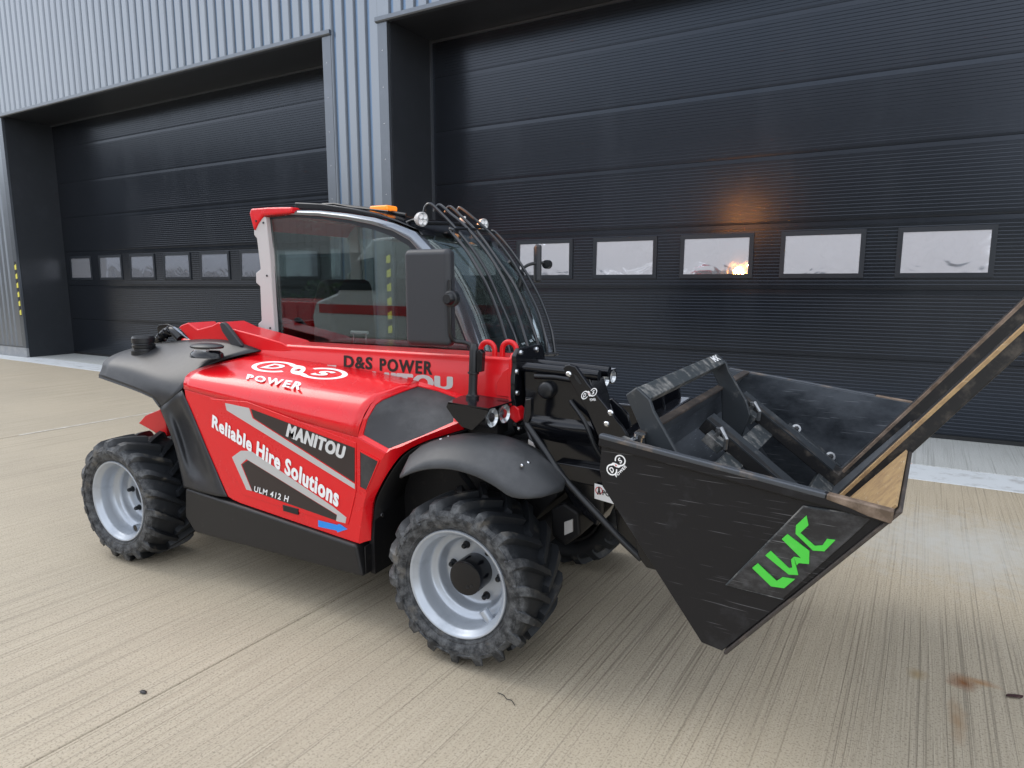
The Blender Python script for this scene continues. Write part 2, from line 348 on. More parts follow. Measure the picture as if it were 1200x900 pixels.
# ------------------------------------------------------------ mesh helpers
class MB:
    def __init__(s): s.v = []; s.f = []
    def add(s, vs, fs):
        k = len(s.v); s.v += [tuple(v) for v in vs]; s.f += [tuple(i + k for i in f) for f in fs]; return s
    def box(s, a, b):
        (x0, y0, z0), (x1, y1, z1) = a, b
        vs = [(x0,y0,z0),(x1,y0,z0),(x1,y1,z0),(x0,y1,z0),(x0,y0,z1),(x1,y0,z1),(x1,y1,z1),(x0,y1,z1)]
        return s.add(vs, [(0,3,2,1),(4,5,6,7),(0,1,5,4),(1,2,6,5),(2,3,7,6),(3,0,4,7)])
    def hexa(s, lo, hi):      # two quads, same winding
        n = len(lo)
        return s.add(list(lo) + list(hi), [tuple(range(n))[::-1], tuple(range(n, 2*n))] + [(i, (i+1) % n, n + (i+1) % n, n + i) for i in range(n)])
    def prism_xz(s, poly, y0, y1):
        return s.hexa([(p[0], y0, p[1]) for p in poly], [(p[0], y1, p[1]) for p in poly])
    def prism_yz(s, poly, x0, x1):
        return s.hexa([(x0, p[0], p[1]) for p in poly], [(x1, p[0], p[1]) for p in poly])
    def grid(s, rows, close=False):
        n = len(rows[0]); vs = [p for r_ in rows for p in r_]; fs = []
        for i in range(len(rows) - 1):
            for j in range(n if close else n - 1):
                k = (j + 1) % n
                fs.append((i*n + j, i*n + k, (i+1)*n + k, (i+1)*n + j))
        return s.add(vs, fs)
    def tube(s, pts, rad, seg=10, caps=True):
        pts = [Vector(p) for p in pts]; rows = []
        up = Vector((0.13, 0.21, 1)).normalized()
        for i, p in enumerate(pts):
            d = (pts[min(i+1, len(pts)-1)] - pts[max(i-1, 0)]).normalized()
            a = d.cross(up)
            if a.length < 0.1: a = d.cross(Vector((1, 0, 0)))
            a.normalize(); b_ = d.cross(a)
            up = b_ if b_.dot(up) > 0 else -b_
            rr = rad[i] if isinstance(rad, (list, tuple)) else rad
            rows.append([p + (a*math.cos(t) + up*math.sin(t)) * rr for t in [2*PI*k/seg for k in range(seg)]])
        k = len(s.v)
        s.grid(rows, True)
        if caps:
            s.f.append(tuple(k + j for j in range(seg))[::-1]); s.f.append(tuple(k + (len(rows)-1)*seg + j for j in range(seg)))
        return s
    def lathe(s, prof, c, axis=(0, 1, 0), seg=48, cap0=False, cap1=False):   # prof: (radius, distance along axis)
        ax = Vector(axis).normalized(); a = ax.cross(Vector((0.01, 0.02, 1))).normalized(); b_ = ax.cross(a); c = Vector(c)
        rows = [[c + ax*h + (a*math.cos(t) + b_*math.sin(t))*r_ for t in [2*PI*k/seg for k in range(seg)]] for r_, h in prof]
        k = len(s.v); s.grid(rows, True)
        if cap0: s.f.append(tuple(k + j for j in range(seg)))
        if cap1: s.f.append(tuple(k + (len(rows)-1)*seg + j for j in range(seg)))
        return s
    def build(s, name, m, parent=None, smooth=False, bevel=0, subsurf=0, solid=0, bseg=2, angle=40):
        me = bpy.data.meshes.new(name)
        me.from_pydata([tuple(v) for v in s.v], [], s.f)
        bm = bmesh.new(); bm.from_mesh(me); bmesh.ops.recalc_face_normals(bm, faces=bm.faces); bm.to_mesh(me); bm.free()
        o = bpy.data.objects.new(name, me); COL.objects.link(o)
        me.materials.append(M[m] if isinstance(m, str) else m)
        if parent: o.parent = parent
        if smooth:
            for p in me.polygons: p.use_smooth = True
            if smooth != 'all' and not subsurf: me.set_sharp_from_angle(angle=math.radians(angle))
        if subsurf:
            d = o.modifiers.new('smooth', 'SUBSURF'); d.boundary_smooth = 'PRESERVE_CORNERS'; d.levels = subsurf; d.render_levels = subsurf
        if solid:
            d = o.modifiers.new('thickness', 'SOLIDIFY'); d.thickness = solid; d.offset = 0
        if bevel:
            d = o.modifiers.new('edge', 'BEVEL'); d.width = bevel; d.segments = bseg; d.limit_method = 'ANGLE'; d.angle_limit = math.radians(35)
            for p in me.polygons: p.use_smooth = True
            d.harden_normals = True
        return o

def tag(o, label=None, cat=None, group=None, kind=None):
    if label: o['label'] = label
    if cat: o['category'] = cat
    if group: o['group'] = group
    if kind: o['kind'] = kind
    return o
def empty(name, loc=(0, 0, 0), rz=0):
    o = bpy.data.objects.new(name, None); COL.objects.link(o); o.location = loc; o.rotation_euler = (0, 0, rz); o.empty_display_size = 0.2
    return o
def lerp(a, b_, t): return tuple(a[i] + (b_[i] - a[i]) * t for i in range(len(a)))
def interp(xs, ys, x):
    if x <= xs[0]: return ys[0]
    for i in range(len(xs) - 1):
        if x <= xs[i+1]: return ys[i] + (ys[i+1] - ys[i]) * (x - xs[i]) / (xs[i+1] - xs[i])
    return ys[-1]
def spline(pts, n=6):        # Catmull-Rom
    P = [Vector(p) for p in pts]; P = [P[0]*2 - P[1]] + P + [P[-1]*2 - P[-2]]; out = []
    for i in range(1, len(P) - 2):
        for k in range(n):
            t = k / n; a, b_, c, d = P[i-1], P[i], P[i+1], P[i+2]
            out.append(0.5*((2*b_) + (c - a)*t + (2*a - 5*b_ + 4*c - d)*t*t + (3*b_ - a - 3*c + d)*t**3))
    out.append(P[-2]); return out

def text_verts(txt, bold=0.0, shear=0.0, spacing=1.0, heavy=0.0):
    cu = bpy.data.curves.new('lettering', 'FONT'); cu.body = txt; cu.offset = bold; cu.shear = shear; cu.resolution_u = 3; cu.space_character = spacing
    o = bpy.data.objects.new('lettering', cu); COL.objects.link(o)
    bpy.context.view_layer.update()
    me = bpy.data.meshes.new_from_object(o.evaluated_get(bpy.context.evaluated_depsgraph_get()))
    vs = [tuple(v.co) for v in me.vertices]; fs = [tuple(p.vertices) for p in me.polygons]
    bpy.data.objects.remove(o); bpy.data.curves.remove(cu); bpy.data.meshes.remove(me)
    if heavy:       # thicken the strokes: the same outline laid side by side in closely stacked layers
        n_ = len(vs); v0, f0 = vs, fs; vs, fs = [], []
        for k_, (ex, ey) in enumerate(((-1, -.35), (-.5, .35), (0, -.35), (.5, .35), (1, -.35))):
            vs += [(v[0] + ex*heavy, v[1] + ey*heavy, k_) for v in v0]; fs += [tuple(i + k_*n_ for i in f_) for f_ in f0]
    x0 = min(v[0] for v in vs); x1 = max(v[0] for v in vs); y0 = min(v[1] for v in vs); y1 = max(v[1] for v in vs)
    return [((v[0]-x0)/(x1-x0), (v[1]-y0)/(y1-y0), v[2] if heavy else 0) for v in vs], fs
def lettering(name, txt, corners, m, parent, off=(0, 0, 0), bold=0.0, shear=0.0, spacing=1.0, fn=None, label=None, heavy=0.0):
    """corners: top-left, bottom-left, top-right, bottom-right of the printed word, in the scene"""
    uv, fs = text_verts(txt, bold, shear, spacing, heavy)
    TL, BLc, TR, BR = [Vector(c) for c in corners]; o_ = Vector(off); vs = []
    for a, b_, ly in uv:
        q = (BLc + (BR - BLc)*a) * (1 - b_) + (TL + (TR - TL)*a) * b_ + o_
        if fn: q = Vector(fn(q))
        q = Vector(q) + o_*(.07*ly) + (Vector((0, 0, .0002*ly)) if fn else Vector())
        vs.append(tuple(q))
    o = MB().add(vs, fs).build(name, m, parent)
    if label: o['label'] = label
    return o
def flat(poly, y, name, m, parent, label=None, th=0.0012):
    o = MB().prism_xz(poly, y - th, y).build(name, m, parent)
    if label: o['label'] = label
    return o

# ============================================================ ground
GR = math.radians(-4)
def G(x, y, z=0.0): return (x*math.cos(GR) - y*math.sin(GR), x*math.sin(GR) + y*math.cos(GR), z)
ground = MB().hexa([(-400,-400,-0.4),(400,-400,-0.4),(400,400,-0.4),(-400,400,-0.4)], [(-400,-400,-0.03),(400,-400,-0.03),(400,400,-0.03),(-400,400,-0.03)]).build('ground', 'far_ground')
tag(ground, kind='structure')
def slab(x0, x1, y0, y1, m, name, top=0.0, gap=0.006):
    x0 += gap; x1 -= gap; y0 += gap; y1 -= gap; c = 0.004
    lo = [G(x0,y0,-0.026), G(x1,y0,-0.026), G(x1,y1,-0.026), G(x0,y1,-0.026)]
    md = [G(x0,y0,top-c), G(x1,y0,top-c), G(x1,y1,top-c), G(x0,y1,top-c)]
    hi = [G(x0+c,y0+c,top), G(x1-c,y0+c,top), G(x1-c,y1-c,top), G(x0+c,y1-c,top)]
    b = MB(); b.grid([lo, md, hi], True); b.f.append((8, 9, 10, 11))
    return b.build(name, m, ground)
J0 = 1.40
xs = [J0 + 5.6*k for k in range(-6, 5)]
for i in range(len(xs) - 1):
    for (a, b_) in ((-25.0, -8.1), (-8.1, 4.33)):
        slab(xs[i], xs[i+1], a, b_, 'concrete', 'concrete_slab', gap=0.0024)
    slab(xs[i], xs[i+1], 4.33, 4.86, 'channel', 'kerb_slab', gap=0.008)
    slab(xs[i], xs[i+1], 4.86, 8.6, 'apron', 'apron_slab', gap=0.006)
# dark joint filler just below the slab tops
tag(MB().add([G(xs[0],-25,-0.012), G(xs[-1],-25,-0.012), G(xs[-1],8.6,-0.012), G(xs[0],8.6,-0.012)], [(0,1,2,3)]).build('joint_filler', 'subbase', ground), kind=None)

# pale residue along one of the joints
random.seed(8); rr_ = []
for k in range(41):
    y_ = 1.2 + 2.9*k/40; w_ = .012 + .014*random.random()
    rr_.append([G(J0 - 5.6 - w_, y_, .003), G(J0 - 5.6 + w_*.8, y_, .003)])
MB().grid(rr_).build('joint_sealant', 'sealant', ground)

# ============================================================ building
BY = math.radians(-2.35)
bld = empty('warehouse', (4.75, 5.82, 0), BY)
tag(bld, 'dark blue-grey warehouse with ribbed steel cladding and two recessed sectional doors', 'warehouse')
V0 = -0.90                      # facade plane in front of the doors
TOPZ, SOF = 8.6, 4.93
def ribs(u0, u1, z0, z1, first=None, pitch=0.2, rise=0.035):
    """profiled sheet: wide crests, narrow troughs"""
    prof = []; u = u0 if first is None else first
    pts = [(u0, V0 - rise)]
    g, fl = 0.052, 0.016
    while u + g/2 + fl < u1:
        if u - g/2 - fl > u0:
            pts += [(u - g/2 - fl, V0 - rise), (u - g/2, V0), (u + g/2, V0), (u + g/2 + fl, V0 - rise)]
        u += pitch
    pts.append((u1, V0 - rise))
    b = MB(); b.grid([[(p[0], p[1], z0) for p in pts], [(p[0], p[1], z1) for p in pts]])
    return b
def clad(u0, u1, z0, z1):
    n0 = math.ceil((u0 + 7.6) / 0.2); b = ribs(u0, u1, z0, z1, first=-7.6 + 0.2*n0)
    o = b.build('cladding_sheet', 'cladding', bld)
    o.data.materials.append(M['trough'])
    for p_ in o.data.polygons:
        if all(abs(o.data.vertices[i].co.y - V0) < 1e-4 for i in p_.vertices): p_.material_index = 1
    return o
L0, L1, R0, R1 = -16.80, -7.81, -6.67, 2.55
edges = [-34.0, -28.0, -22.0, L0]
for a, b_ in zip(edges[:-1], edges[1:]): clad(a, b_ - 0.004 if b_ != L0 else b_ - 0.16, 0.22, TOPZ)
w = L1 - L0
for k in range(3): clad(L0 - 0.158 + (w + 0.316)/3*k, L0 - 0.158 + (w + 0.316)/3*(k+1) - 0.004, SOF + 0.03, TOPZ)
clad(L1 + 0.158, R0 - 0.158, 0.22, TOPZ)
w = R1 - R0
for k in range(3): clad(R0 - 0.156 + (w + 0.316)/3*k, R0 - 0.156 + (w + 0.316)/3*(k+1) - 0.004, SOF + 0.03, TOPZ)
clad(R1 + 0.16, 10, 0.22, TOPZ)
# core wall behind the sheets
core = MB()
for a, b_ in ((-34, L0 - 0.002), (L1 + 0.002, R0 - 0.002), (R1 + 0.002, 10)):
    core.box((a, V0 + 0.012, 0), (b_, 12, SOF + 0.02))
core.box((-34, V0 + 0.012, SOF + 0.022), (10, 12, TOPZ))
core.box((L0 - 0.002, 0.12, 0), (R1 + 0.002, 11.9, SOF + 0.019))
core.build('wall_core', 'jamb', bld)
MB().box((-34.1, V0 - 0.06, TOPZ + 0.002), (10.1, 12.1, TOPZ + 0.22)).build('parapet_capping', 'flashing', bld)
for a, b_ in ((-34, L0 - 0.003), (L1 + 0.003, R0 - 0.003), (R1 + 0.003, 10)):
    MB().box((a, V0 - 0.05, 0), (b_, V0 + 0.010, 0.2)).build('plinth', 'plinth', bld, bevel=0.01)
    MB().box((a + 0.002, V0 - 0.045, 0.2), (b_ - 0.002, V0 + 0.009, 0.235)).build('drip_flashing', 'flashing', bld)
def corner_flash(u0, u1, top):
    o = MB().box((u0, V0 - 0.042, 0.236), (u1, V0 + 0.011, top)).build('corner_flashing', 'flashing', bld, bevel=0.004)
    mid = (u0 + u1) / 2; b = MB()
    z = 0.5
    while z < top - 0.1:
        b.lathe([(0.007, 0), (0.0065, -0.004), (0.003, -0.006)], (mid, V0 - 0.0425, z), (0, 1, 0), 8, cap1=True); z += 0.45
    tag(b.build('rivet', 'chrome', o), kind='stuff')
for (a, b_) in ((L0 - 0.157, L0 - 0.0005), (L1 + 0.0005, L1 + 0.157), (R0 - 0.157, R0 - 0.0005), (R1 + 0.0005, R1 + 0.157)):
    corner_flash(a, b_, SOF + 0.028)
for (a, b_) in ((L0, L1), (R0, R1)):
    # lintel drip, soffit and side jamb sheets of the recess
    MB().prism_yz([(V0 - 0.075, SOF - 0.02), (V0 - 0.06, SOF - 0.035), (V0 + 0.01, SOF - 0.035), (V0 + 0.01, SOF + 0.029), (V0 - 0.075, SOF + 0.029)], a - 0.17, b_ + 0.17).build('lintel_flashing', 'flashing', bld)
    MB().box((a + 0.001, V0 + 0.012, SOF - 0.012), (b_ - 0.001, 0.11, SOF + 0.018)).build('soffit', 'jamb', bld)
    MB().box((a - 0.001, V0 + 0.014, 0.001), (a + 0.012, 0.11, SOF - 0.013)).build('jamb_sheet', 'jamb', bld)
    MB().box((b_ - 0.012, V0 + 0.014, 0.001), (b_ + 0.001, 0.11, SOF - 0.013)).build('jamb_sheet', 'jamb', bld)
# sectional doors
SEAMS = [0.045, 0.788, 1.517, 2.243, 2.97, 3.698, 4.426, 4.915]
def panel_mesh(wd, h, n):
    """one section: micro-ribbed face with a rolled edge top and bottom"""
    pts = [(0.014, 0.002), (0.0030, 0.002)]
    pitch = 0.0365; z = 0.024
    pts.append((0.0006, 0.022))
    while z + pitch < h - 0.012:
        pts += [(0.0024, z), (0.0, z + pitch*0.86)]; z += pitch
    pts += [(0.0022, pts[-1][1] + 0.003), (0.0008, h - 0.0025), (0.014, h - 0.0025)]
    b = MB(); b.grid([[(0, p[0], p[1]) for p in pts], [(wd, p[0], p[1]) for p in pts]])
    me = bpy.data.meshes.new('door_panel'); me.from_pydata(b.v, [], b.f); me.materials.append(M['door'])
    return me
def make_door(u0, u1, label):
    d = MB().box((u0 + 0.05, 0.035, 0.0), (u1 - 0.05, 0.10, 4.92)).build('sectional_door', 'seam', bld)
    d['label'] = label
    cache = {}
    for z0, z1 in zip(SEAMS[:-1], SEAMS[1:]):
        h = round(z1 - z0, 3)
        if h not in cache: cache[h] = panel_mesh(u1 - u0 - 0.08, h, 0)
        o = bpy.data.objects.new('door_panel', cache[h]); COL.objects.link(o); o.parent = d; o.location = (u0 + 0.04, 0, z0)
    MB().box((u0 + 0.04, -0.004, 0.002), (u1 - 0.04, 0.03, 0.043)).build('bottom_seal', 'seam', d)
    # guide angles
    for s in ((u0 + 0.012, u0 + 0.042), (u1 - 0.042, u1 - 0.012)):
        MB().box((s[0], -0.05, 0.002), (s[1], 0.03, 4.915)).build('guide_rail', 'flashing', d)
    MB().box((u0 + 0.045, -0.03, 4.885), (u1 - 0.045, -0.005, 4.913)).build('top_seal', 'flashing', d)
    k = 0
    while u0 + 0.32 + 1.124*k + 0.74 < u1 - 0.1:
        a = u0 + 0.33 + 1.124*k; z0, z1, bw = 1.690, 2.10, 0.048
        fr = MB()
        out = [(a - bw, z0 - bw), (a + 0.74 + bw, z0 - bw), (a + 0.74 + bw, z1 + bw), (a - bw, z1 + bw)]
        inn = [(a, z0), (a + 0.74, z0), (a + 0.74, z1), (a, z1)]
        fr.grid([[(p[0], 0.001, p[1]) for p in out], [(p[0] , -0.012, p[1]) for p in out], [(p[0], -0.014, p[1]) for p in inn], [(p[0], 0.002, p[1]) for p in inn]], True)
        fr.build('window_frame', 'frame', d)
        pane = MB()
        nx, nz_ = 24, 14; rows = []
        for j in range(nz_ + 1):
            row = []
            for i in range(nx + 1):
                s_, t_ = i/nx, j/nz_
                e = min(s_, 1 - s_, ) ; e2 = min(t_, 1 - t_)
                bulge = 0.004*math.sin(PI*s_)*math.sin(PI*t_) + 0.0012*math.sin(7*s_ + 1.7*k)*math.sin(5*t_ + k)
                row.append((a + 0.74*s_, -0.0125 + 0.0115*t_ - bulge*.25, z0 + (z1 - z0)*t_))
            rows.append(row)
        pane.grid(rows).build('window_pane', 'glazing', d, smooth='all')
        k += 1
    return d
make_door(L0 - 0.06, L1 + 0.02, 'further sectional door left of the pillar')
make_door(R0 - 0.02, R1, 'nearer sectional door behind the loading bucket')
# yellow and black hazard tape on the wall corners
for u in (L0 - 0.075, R0 - 0.075):
    t = MB().box((u - 0.036, V0 - 0.0455, 0.88), (u + 0.036, V0 - 0.0425, 2.02)).build('hazard_tape', 'hazard_black', bld)
    st = MB(); z = 0.90
    while z + 0.17 < 2.05:
        st.hexa([(u - 0.036, V0 - 0.0475, z), (u + 0.036, V0 - 0.0475, z - 0.02 + 0.03), (u + 0.036, V0 - 0.0475, z + 0.12), (u - 0.036, V0 - 0.0475, z + 0.09)][::1],
                [(u - 0.036, V0 - 0.0458, z), (u + 0.036, V0 - 0.0458, z + 0.01), (u + 0.036, V0 - 0.0458, z + 0.12), (u - 0.036, V0 - 0.0458, z + 0.09)])
        z += 0.19
    st.build('yellow_stripes', 'hazard_yellow', t)

# ============================================================ things across the yard, seen in the glass and the glossy door
far = empty('unit_opposite', (-13, -30, 0), 0.0)
tag(far, 'grey ribbed industrial unit across the yard reflected in the cab glass', 'industrial unit')
b = MB(); u = -80; pts = []
while u < 20: pts += [(u, 0), (u + 0.45, 0), (u + 0.5, 0.07), (u + 0.6, 0.07), (u + 0.65, 0)]; u += 0.65
b.grid([[(p[0], -p[1], 3.4) for p in pts], [(p[0], -p[1], 8.2) for p in pts]]).build('cladding_sheet', 'pillar', far)
MB().box((-80, -8, 0), (20, -0.1, 8.1)).build('wall', 'flashing', far)
for k in range(12): MB().box((-75 + 8*k, -0.09, 0), (-70 + 8*k, 0.0, 3.2)).build('door', 'interior', far)
# white panel van
van = empty('panel_van', (-4.6, -8.6, 0), math.radians(8))
tag(van, 'white high-roof panel van parked across the yard', 'van')
prof = [(-2.8,0.35),(-2.9,0.8),(-2.75,1.15),(-2.0,1.35),(-1.25,2.15),(-0.8,2.5),(2.6,2.62),(2.75,2.5),(2.8,0.4)]
MB().prism_xz(prof, -1.0, 1.0).build('body', 'van_white', van, bevel=0.08, bseg=3)
MB().prism_xz([(-1.9,1.42),(-1.25,2.05),(-0.75,2.1),(-0.75,1.42)], 1.002, 1.02).build('side_window', 'dark_glass', van)
MB().prism_xz([(-1.9,1.42),(-1.25,2.05),(-0.75,2.1),(-0.75,1.42)], -1.02, -1.002).build('side_window', 'dark_glass', van)
MB().box((-2.6, 1.001, 0.9), (2.75, 1.012, 1.1)).build('red_stripe', 'red_print', van)
for sx_ in (-1.9, 1.8):
    for sy_ in (-0.99, 0.79):
        w_ = MB().lathe([(0.0,0),(0.22,0.01),(0.34,0.0),(0.34,0.2),(0.0,0.2)], (sx_, sy_, 0.34), (0,1,0), 28).build('wheel', 'tyre', van, smooth=True)
# unseen dark unit added to darken the left windows' reflections
end = empty('added_end_unit', (-36, -16, 0), 0.0)
tag(end, 'unseen dark blue-grey unit added so the left door windows mirror it', 'industrial unit')
b = MB(); u = -15; pts = []
while u < 16: pts += [(0, u), (0, u + .45), (.07, u + .5), (.07, u + .6), (0, u + .65)]; u += .65
b.grid([[(p[0], p[1], 3.2) for p in pts], [(p[0], p[1], 7.4) for p in pts]]).build('cladding_sheet', 'flashing', end)
MB().box((-12, -15, 0), (-.08, 16, 7.3)).build('wall', 'jamb', end)
for k in range(4): MB().box((-.079, -13 + 7.5*k, 0), (.02, -8.5 + 7.5*k, 3.0)).build('door', 'door', end)
# hedge along the yard edge
hg = MB(); rh = random.Random(12)
for k in range(9000):
    x_ = rh.uniform(-34, 15); ph = rh.uniform(0, PI); rr_ = 1 + .18*math.sin(x_*2.1) + .12*math.sin(x_*5.3 + 1)
    y_ = -12.4 + .55*rr_*math.cos(ph); z_ = .1 + 1.25*rr_*math.sin(ph)**.6 if rh.random() > .25 else rh.uniform(.05, 1.2)
    a_ = Vector((rh.gauss(0,1), rh.gauss(0,1), rh.gauss(0,1))).normalized(); b_v = a_.cross(Vector((rh.gauss(0,1), rh.gauss(0,1), rh.gauss(0,1)))).normalized()
    s_ = rh.uniform(.05, .10); c_ = Vector((x_, y_, z_))
    hg.add([c_ + a_*s_, c_ + b_v*s_*.7, c_ - a_*s_, c_ - b_v*s_*.7], [(0,1,2,3)])
hg.box((-34, -12.6, 0), (15, -12.2, 1.0))
hd_ = hg.build('hedge', 'hedge'); tag(hd_, 'clipped dark green hedge along the yard edge, mirrored in the cab glass', 'hedge')
# plain red block added in place of the red machines mirrored in the glass
rm = empty('red_reflection_block', (-9.5, -10.2, 0), math.radians(5))
tag(rm, 'red block standing in for machines mirrored in the glass', 'reflection block')
MB().box((-3, -1.2, 0.12), (3, 1.2, 1.1)).build('body', 'red', rm, bevel=0.02)
for k in range(11): MB().box((-2.8 + 0.53*k, 1.2005, 0.2), (-2.55 + 0.53*k, 1.24, 1.02)).build('corrugation', 'red', rm)

# ============================================================ telehandler
tele = empty('telehandler', (1.15, 0.75, 0))
tag(tele, 'red compact telehandler with black bucket, parked in front of the dark doors', 'telehandler')
ROOT = tele
def P(mb, name, m, parent=None, **k):
    """parts are written in scene coordinates; bring them to the empty's frame"""
    o = mb.build(name, m, None, **k)
    base = Vector((1.15, 0.75, 0))
    o.data.transform(Matrix.Translation(-base))
    o.parent = tele if parent is None else parent
    if parent is not None:
        pass
    return o
base = Vector((1.15, 0.75, 0))
def shift(o):
    o.data.transform(Matrix.Translation(-base)); return o

# ---- wheels
AX = 0.362; WB = 2.29
def tyre_profile():
    return [(0.222,0.045),(0.232,0.026),(0.243,0.020),(0.262,0.006),(0.285,0.0),(0.305,0.003),(0.319,0.014),(0.325,0.034),(0.329,0.07),(0.332,0.12),(0.333,0.17),
            (0.332,0.22),(0.329,0.27),(0.325,0.306),(0.319,0.326),(0.305,0.337),(0.285,0.34),(0.262,0.334),(0.243,0.32),(0.222,0.295)]
def make_wheel(front):
    w = empty('wheel', (0, 0, 0))
    b = MB().lathe(tyre_profile(), (0, 0, 0), (0, 1, 0), 96)
    # moulded ring on the sidewall
    for rr, yy in ((0.252, 0.0125), (0.300, -0.001)):
        b.lathe([(rr - 0.004, yy + 0.004), (rr - 0.002, yy - 0.001), (rr + 0.002, yy - 0.001), (rr + 0.004, yy + 0.004)], (0, 0, 0), (0, 1, 0), 96)
    NL = 18
    rnd = random.Random(3 if front else 5)
    def rad(y):
        pr = [(-0.002,0.300),(0.004,0.318),(0.016,0.332),(0.04,0.339),(0.12,0.342),(0.16,0.343),(0.20,0.342),(0.28,0.339),(0.304,0.332),(0.316,0.318),(0.322,0.300)]
        return interp([p[0] for p in pr], [p[1] for p in pr], y)
    for side in (0, 1):
        for k in range(NL):
            t0 = 2*PI*(k + 0.5*side)/NL + rnd.uniform(-0.008, 0.008)
            # stations from low shoulder to past the middle
            st = [(-0.003, 0.300, 0.285, 0.026), (0.004, 0.322, 0.30, 0.027), (0.017, 0.3485, 0.32, 0.027), (0.04, 0.361, 0.322, 0.026), (0.085, 0.363, 0.326, 0.023), (0.14, 0.3635, 0.328, 0.021), (0.185, 0.363, 0.328, 0.019)]
            rows = []
            for (yy, rt_, rb_, hw) in st:
                ys_ = yy if side == 0 else 0.34 - yy
                tc_ = t0 + max(0, yy - 0.01) * 1.9
                hw = hw*0.98; hwt = hw * 0.66
                rows.append([(rb_*math.sin(tc_ - hw/rb_), ys_, rb_*math.cos(tc_ - hw/rb_)), (rt_*math.sin(tc_ - hwt/rt_), ys_, rt_*math.cos(tc_ - hwt/rt_)),
                             (rt_*math.sin(tc_ + hwt/rt_), ys_, rt_*math.cos(tc_ + hwt/rt_)), (rb_*math.sin(tc_ + hw/rb_), ys_, rb_*math.cos(tc_ + hw/rb_))])
            k0 = len(b.v); b.grid(rows); nn = len(rows)
            b.f.append((k0, k0+1, k0+2, k0+3)); b.f.append((k0+4*(nn-1)+3, k0+4*(nn-1)+2, k0+4*(nn-1)+1, k0+4*(nn-1)))
    ty = b.build('tyre', 'tyre', w, smooth=True, angle=32)
    # raised moulding marks on the sidewall
    rim = MB().lathe([(0.226,0.040),(0.236,0.030),(0.2365,0.022),(0.233,0.017),(0.228,0.017),(0.222,0.023),(0.216,0.034),(0.207,0.040),(0.203,0.052),(0.200,0.085),(0.196,0.115),
                      (0.188,0.124),(0.170,0.128),(0.163,0.134),(0.160,0.150),(0.155,0.176),(0.146,0.186),(0.125,0.189),(0.060,0.190)], (0,0,0), (0,1,0), 72).build('rim', 'silver', w, smooth=True, angle=50)
    MB().lathe([(0.222,0.32),(0.21,0.316),(0.198,0.25),(0.196,0.13),(0.19,0.195),(0.06,0.196)], (0,0,0), (0,1,0), 48).build('rim_back', 'under', rim, smooth=True)
    # drain tube welded to the rim
    ang = math.radians(-52 if front else -70)
    c = Vector((0.178*math.cos(ang), 0.088, 0.178*math.sin(ang)))
    if front:
        dr = Vector((math.cos(ang), 0, math.sin(ang)))
        MB().tube([c - dr*0.028 + Vector((0,-0.004,0)), c + dr*0.022], 0.021, 20).build('drain_tube', 'silver', rim, smooth=True)
    else:
        MB().lathe([(0.021,0.0),(0.021,0.03)], (c.x, 0.07, c.z), (0,1,0), 20).build('drain_tube', 'silver', rim, smooth=True)
        MB().lathe([(0.0,0.0),(0.017,0.0)], (c.x, 0.072, c.z), (0,1,0), 20).build('drain_hole', 'gloss', rim)
    if front:
        MB().lathe([(0.0,0.088),(0.056,0.088),(0.0625,0.0905),(0.064,0.096),(0.064,0.19)][:0] + [(0.0,0.088),(0.069,0.088),(0.0755,0.0905),(0.077,0.096),(0.077,0.19)], (0,0,0), (0,1,0), 40).build('hub', 'gloss', w, smooth=True, angle=50)
        for (dx, dz) in ((0.012, -0.036), (0.033, -0.028)):
            MB().lathe([(0.0,0.0865),(0.007,0.0865),(0.007,0.089)], (dx, 0, dz), (0,1,0), 12).build('hub_plug', 'satin', w)
    else:
        MB().lathe([(0.0,0.160),(0.038,0.160),(0.060,0.168),(0.064,0.19)], (0,0,0), (0,1,0), 40).build('hub', 'satin', w, smooth=True, angle=50)
    nut0 = None
    for k in range(6):
        a = math.radians(55 + 60*k); cx, cz = 0.118*math.cos(a), 0.118*math.sin(a)
        if nut0 is None:
            nut0 = MB().lathe([(0.0,-0.034),(0.007,-0.033),(0.0115,-0.028),(0.0125,-0.018),(0.0125,-0.006),(0.017,-0.005),(0.018,0.0)], (0,0,0), (0,1,0), 12).build('lug_nut', 'satin', w, smooth=True)
            nut0.location = (cx, 0.189, cz); nu = nut0
        else:
            nu = nut0.copy(); COL.objects.link(nu); nu.location = (cx, 0.189, cz)
    return w
def copy_tree(o, parent=None):
    c = o.copy(); COL.objects.link(c); c.parent = parent
    for ch in list(o.children): copy_tree(ch, c)
    return c
wf = make_wheel(True); wr = make_wheel(False)
wf2 = copy_tree(wf); wr2 = copy_tree(wr)
for w_, x_, y_, rz, ry in ((wf, WB, 0.0, 0, 0.02), (wr, 0.0, 0.0, 0, 0.9), (wf2, WB, 1.49, PI, 0.4), (wr2, 0.0, 1.49, PI, 1.3)):
    w_.parent = tele; w_.location = (x_ - base.x, y_ - base.y, AX)
    # turn the tyre about its axle without turning the tube and nuts
    w_.rotation_euler = (0, 0, rz)
    for ch in w_.children:
        if ch.name.startswith('tyre'): ch.rotation_euler = (0, ry, 0)

# ---- hood (engine cover) over the right side
def Hz(x, y): return 1.139 - 0.0464*(x - 0.536) + 0.24*(y - 0.2) + 0.12*max(0, y - 0.2)*max(0, 1 - ((x - 0.5)/1.33)**4)
ncol = 26
rows = []
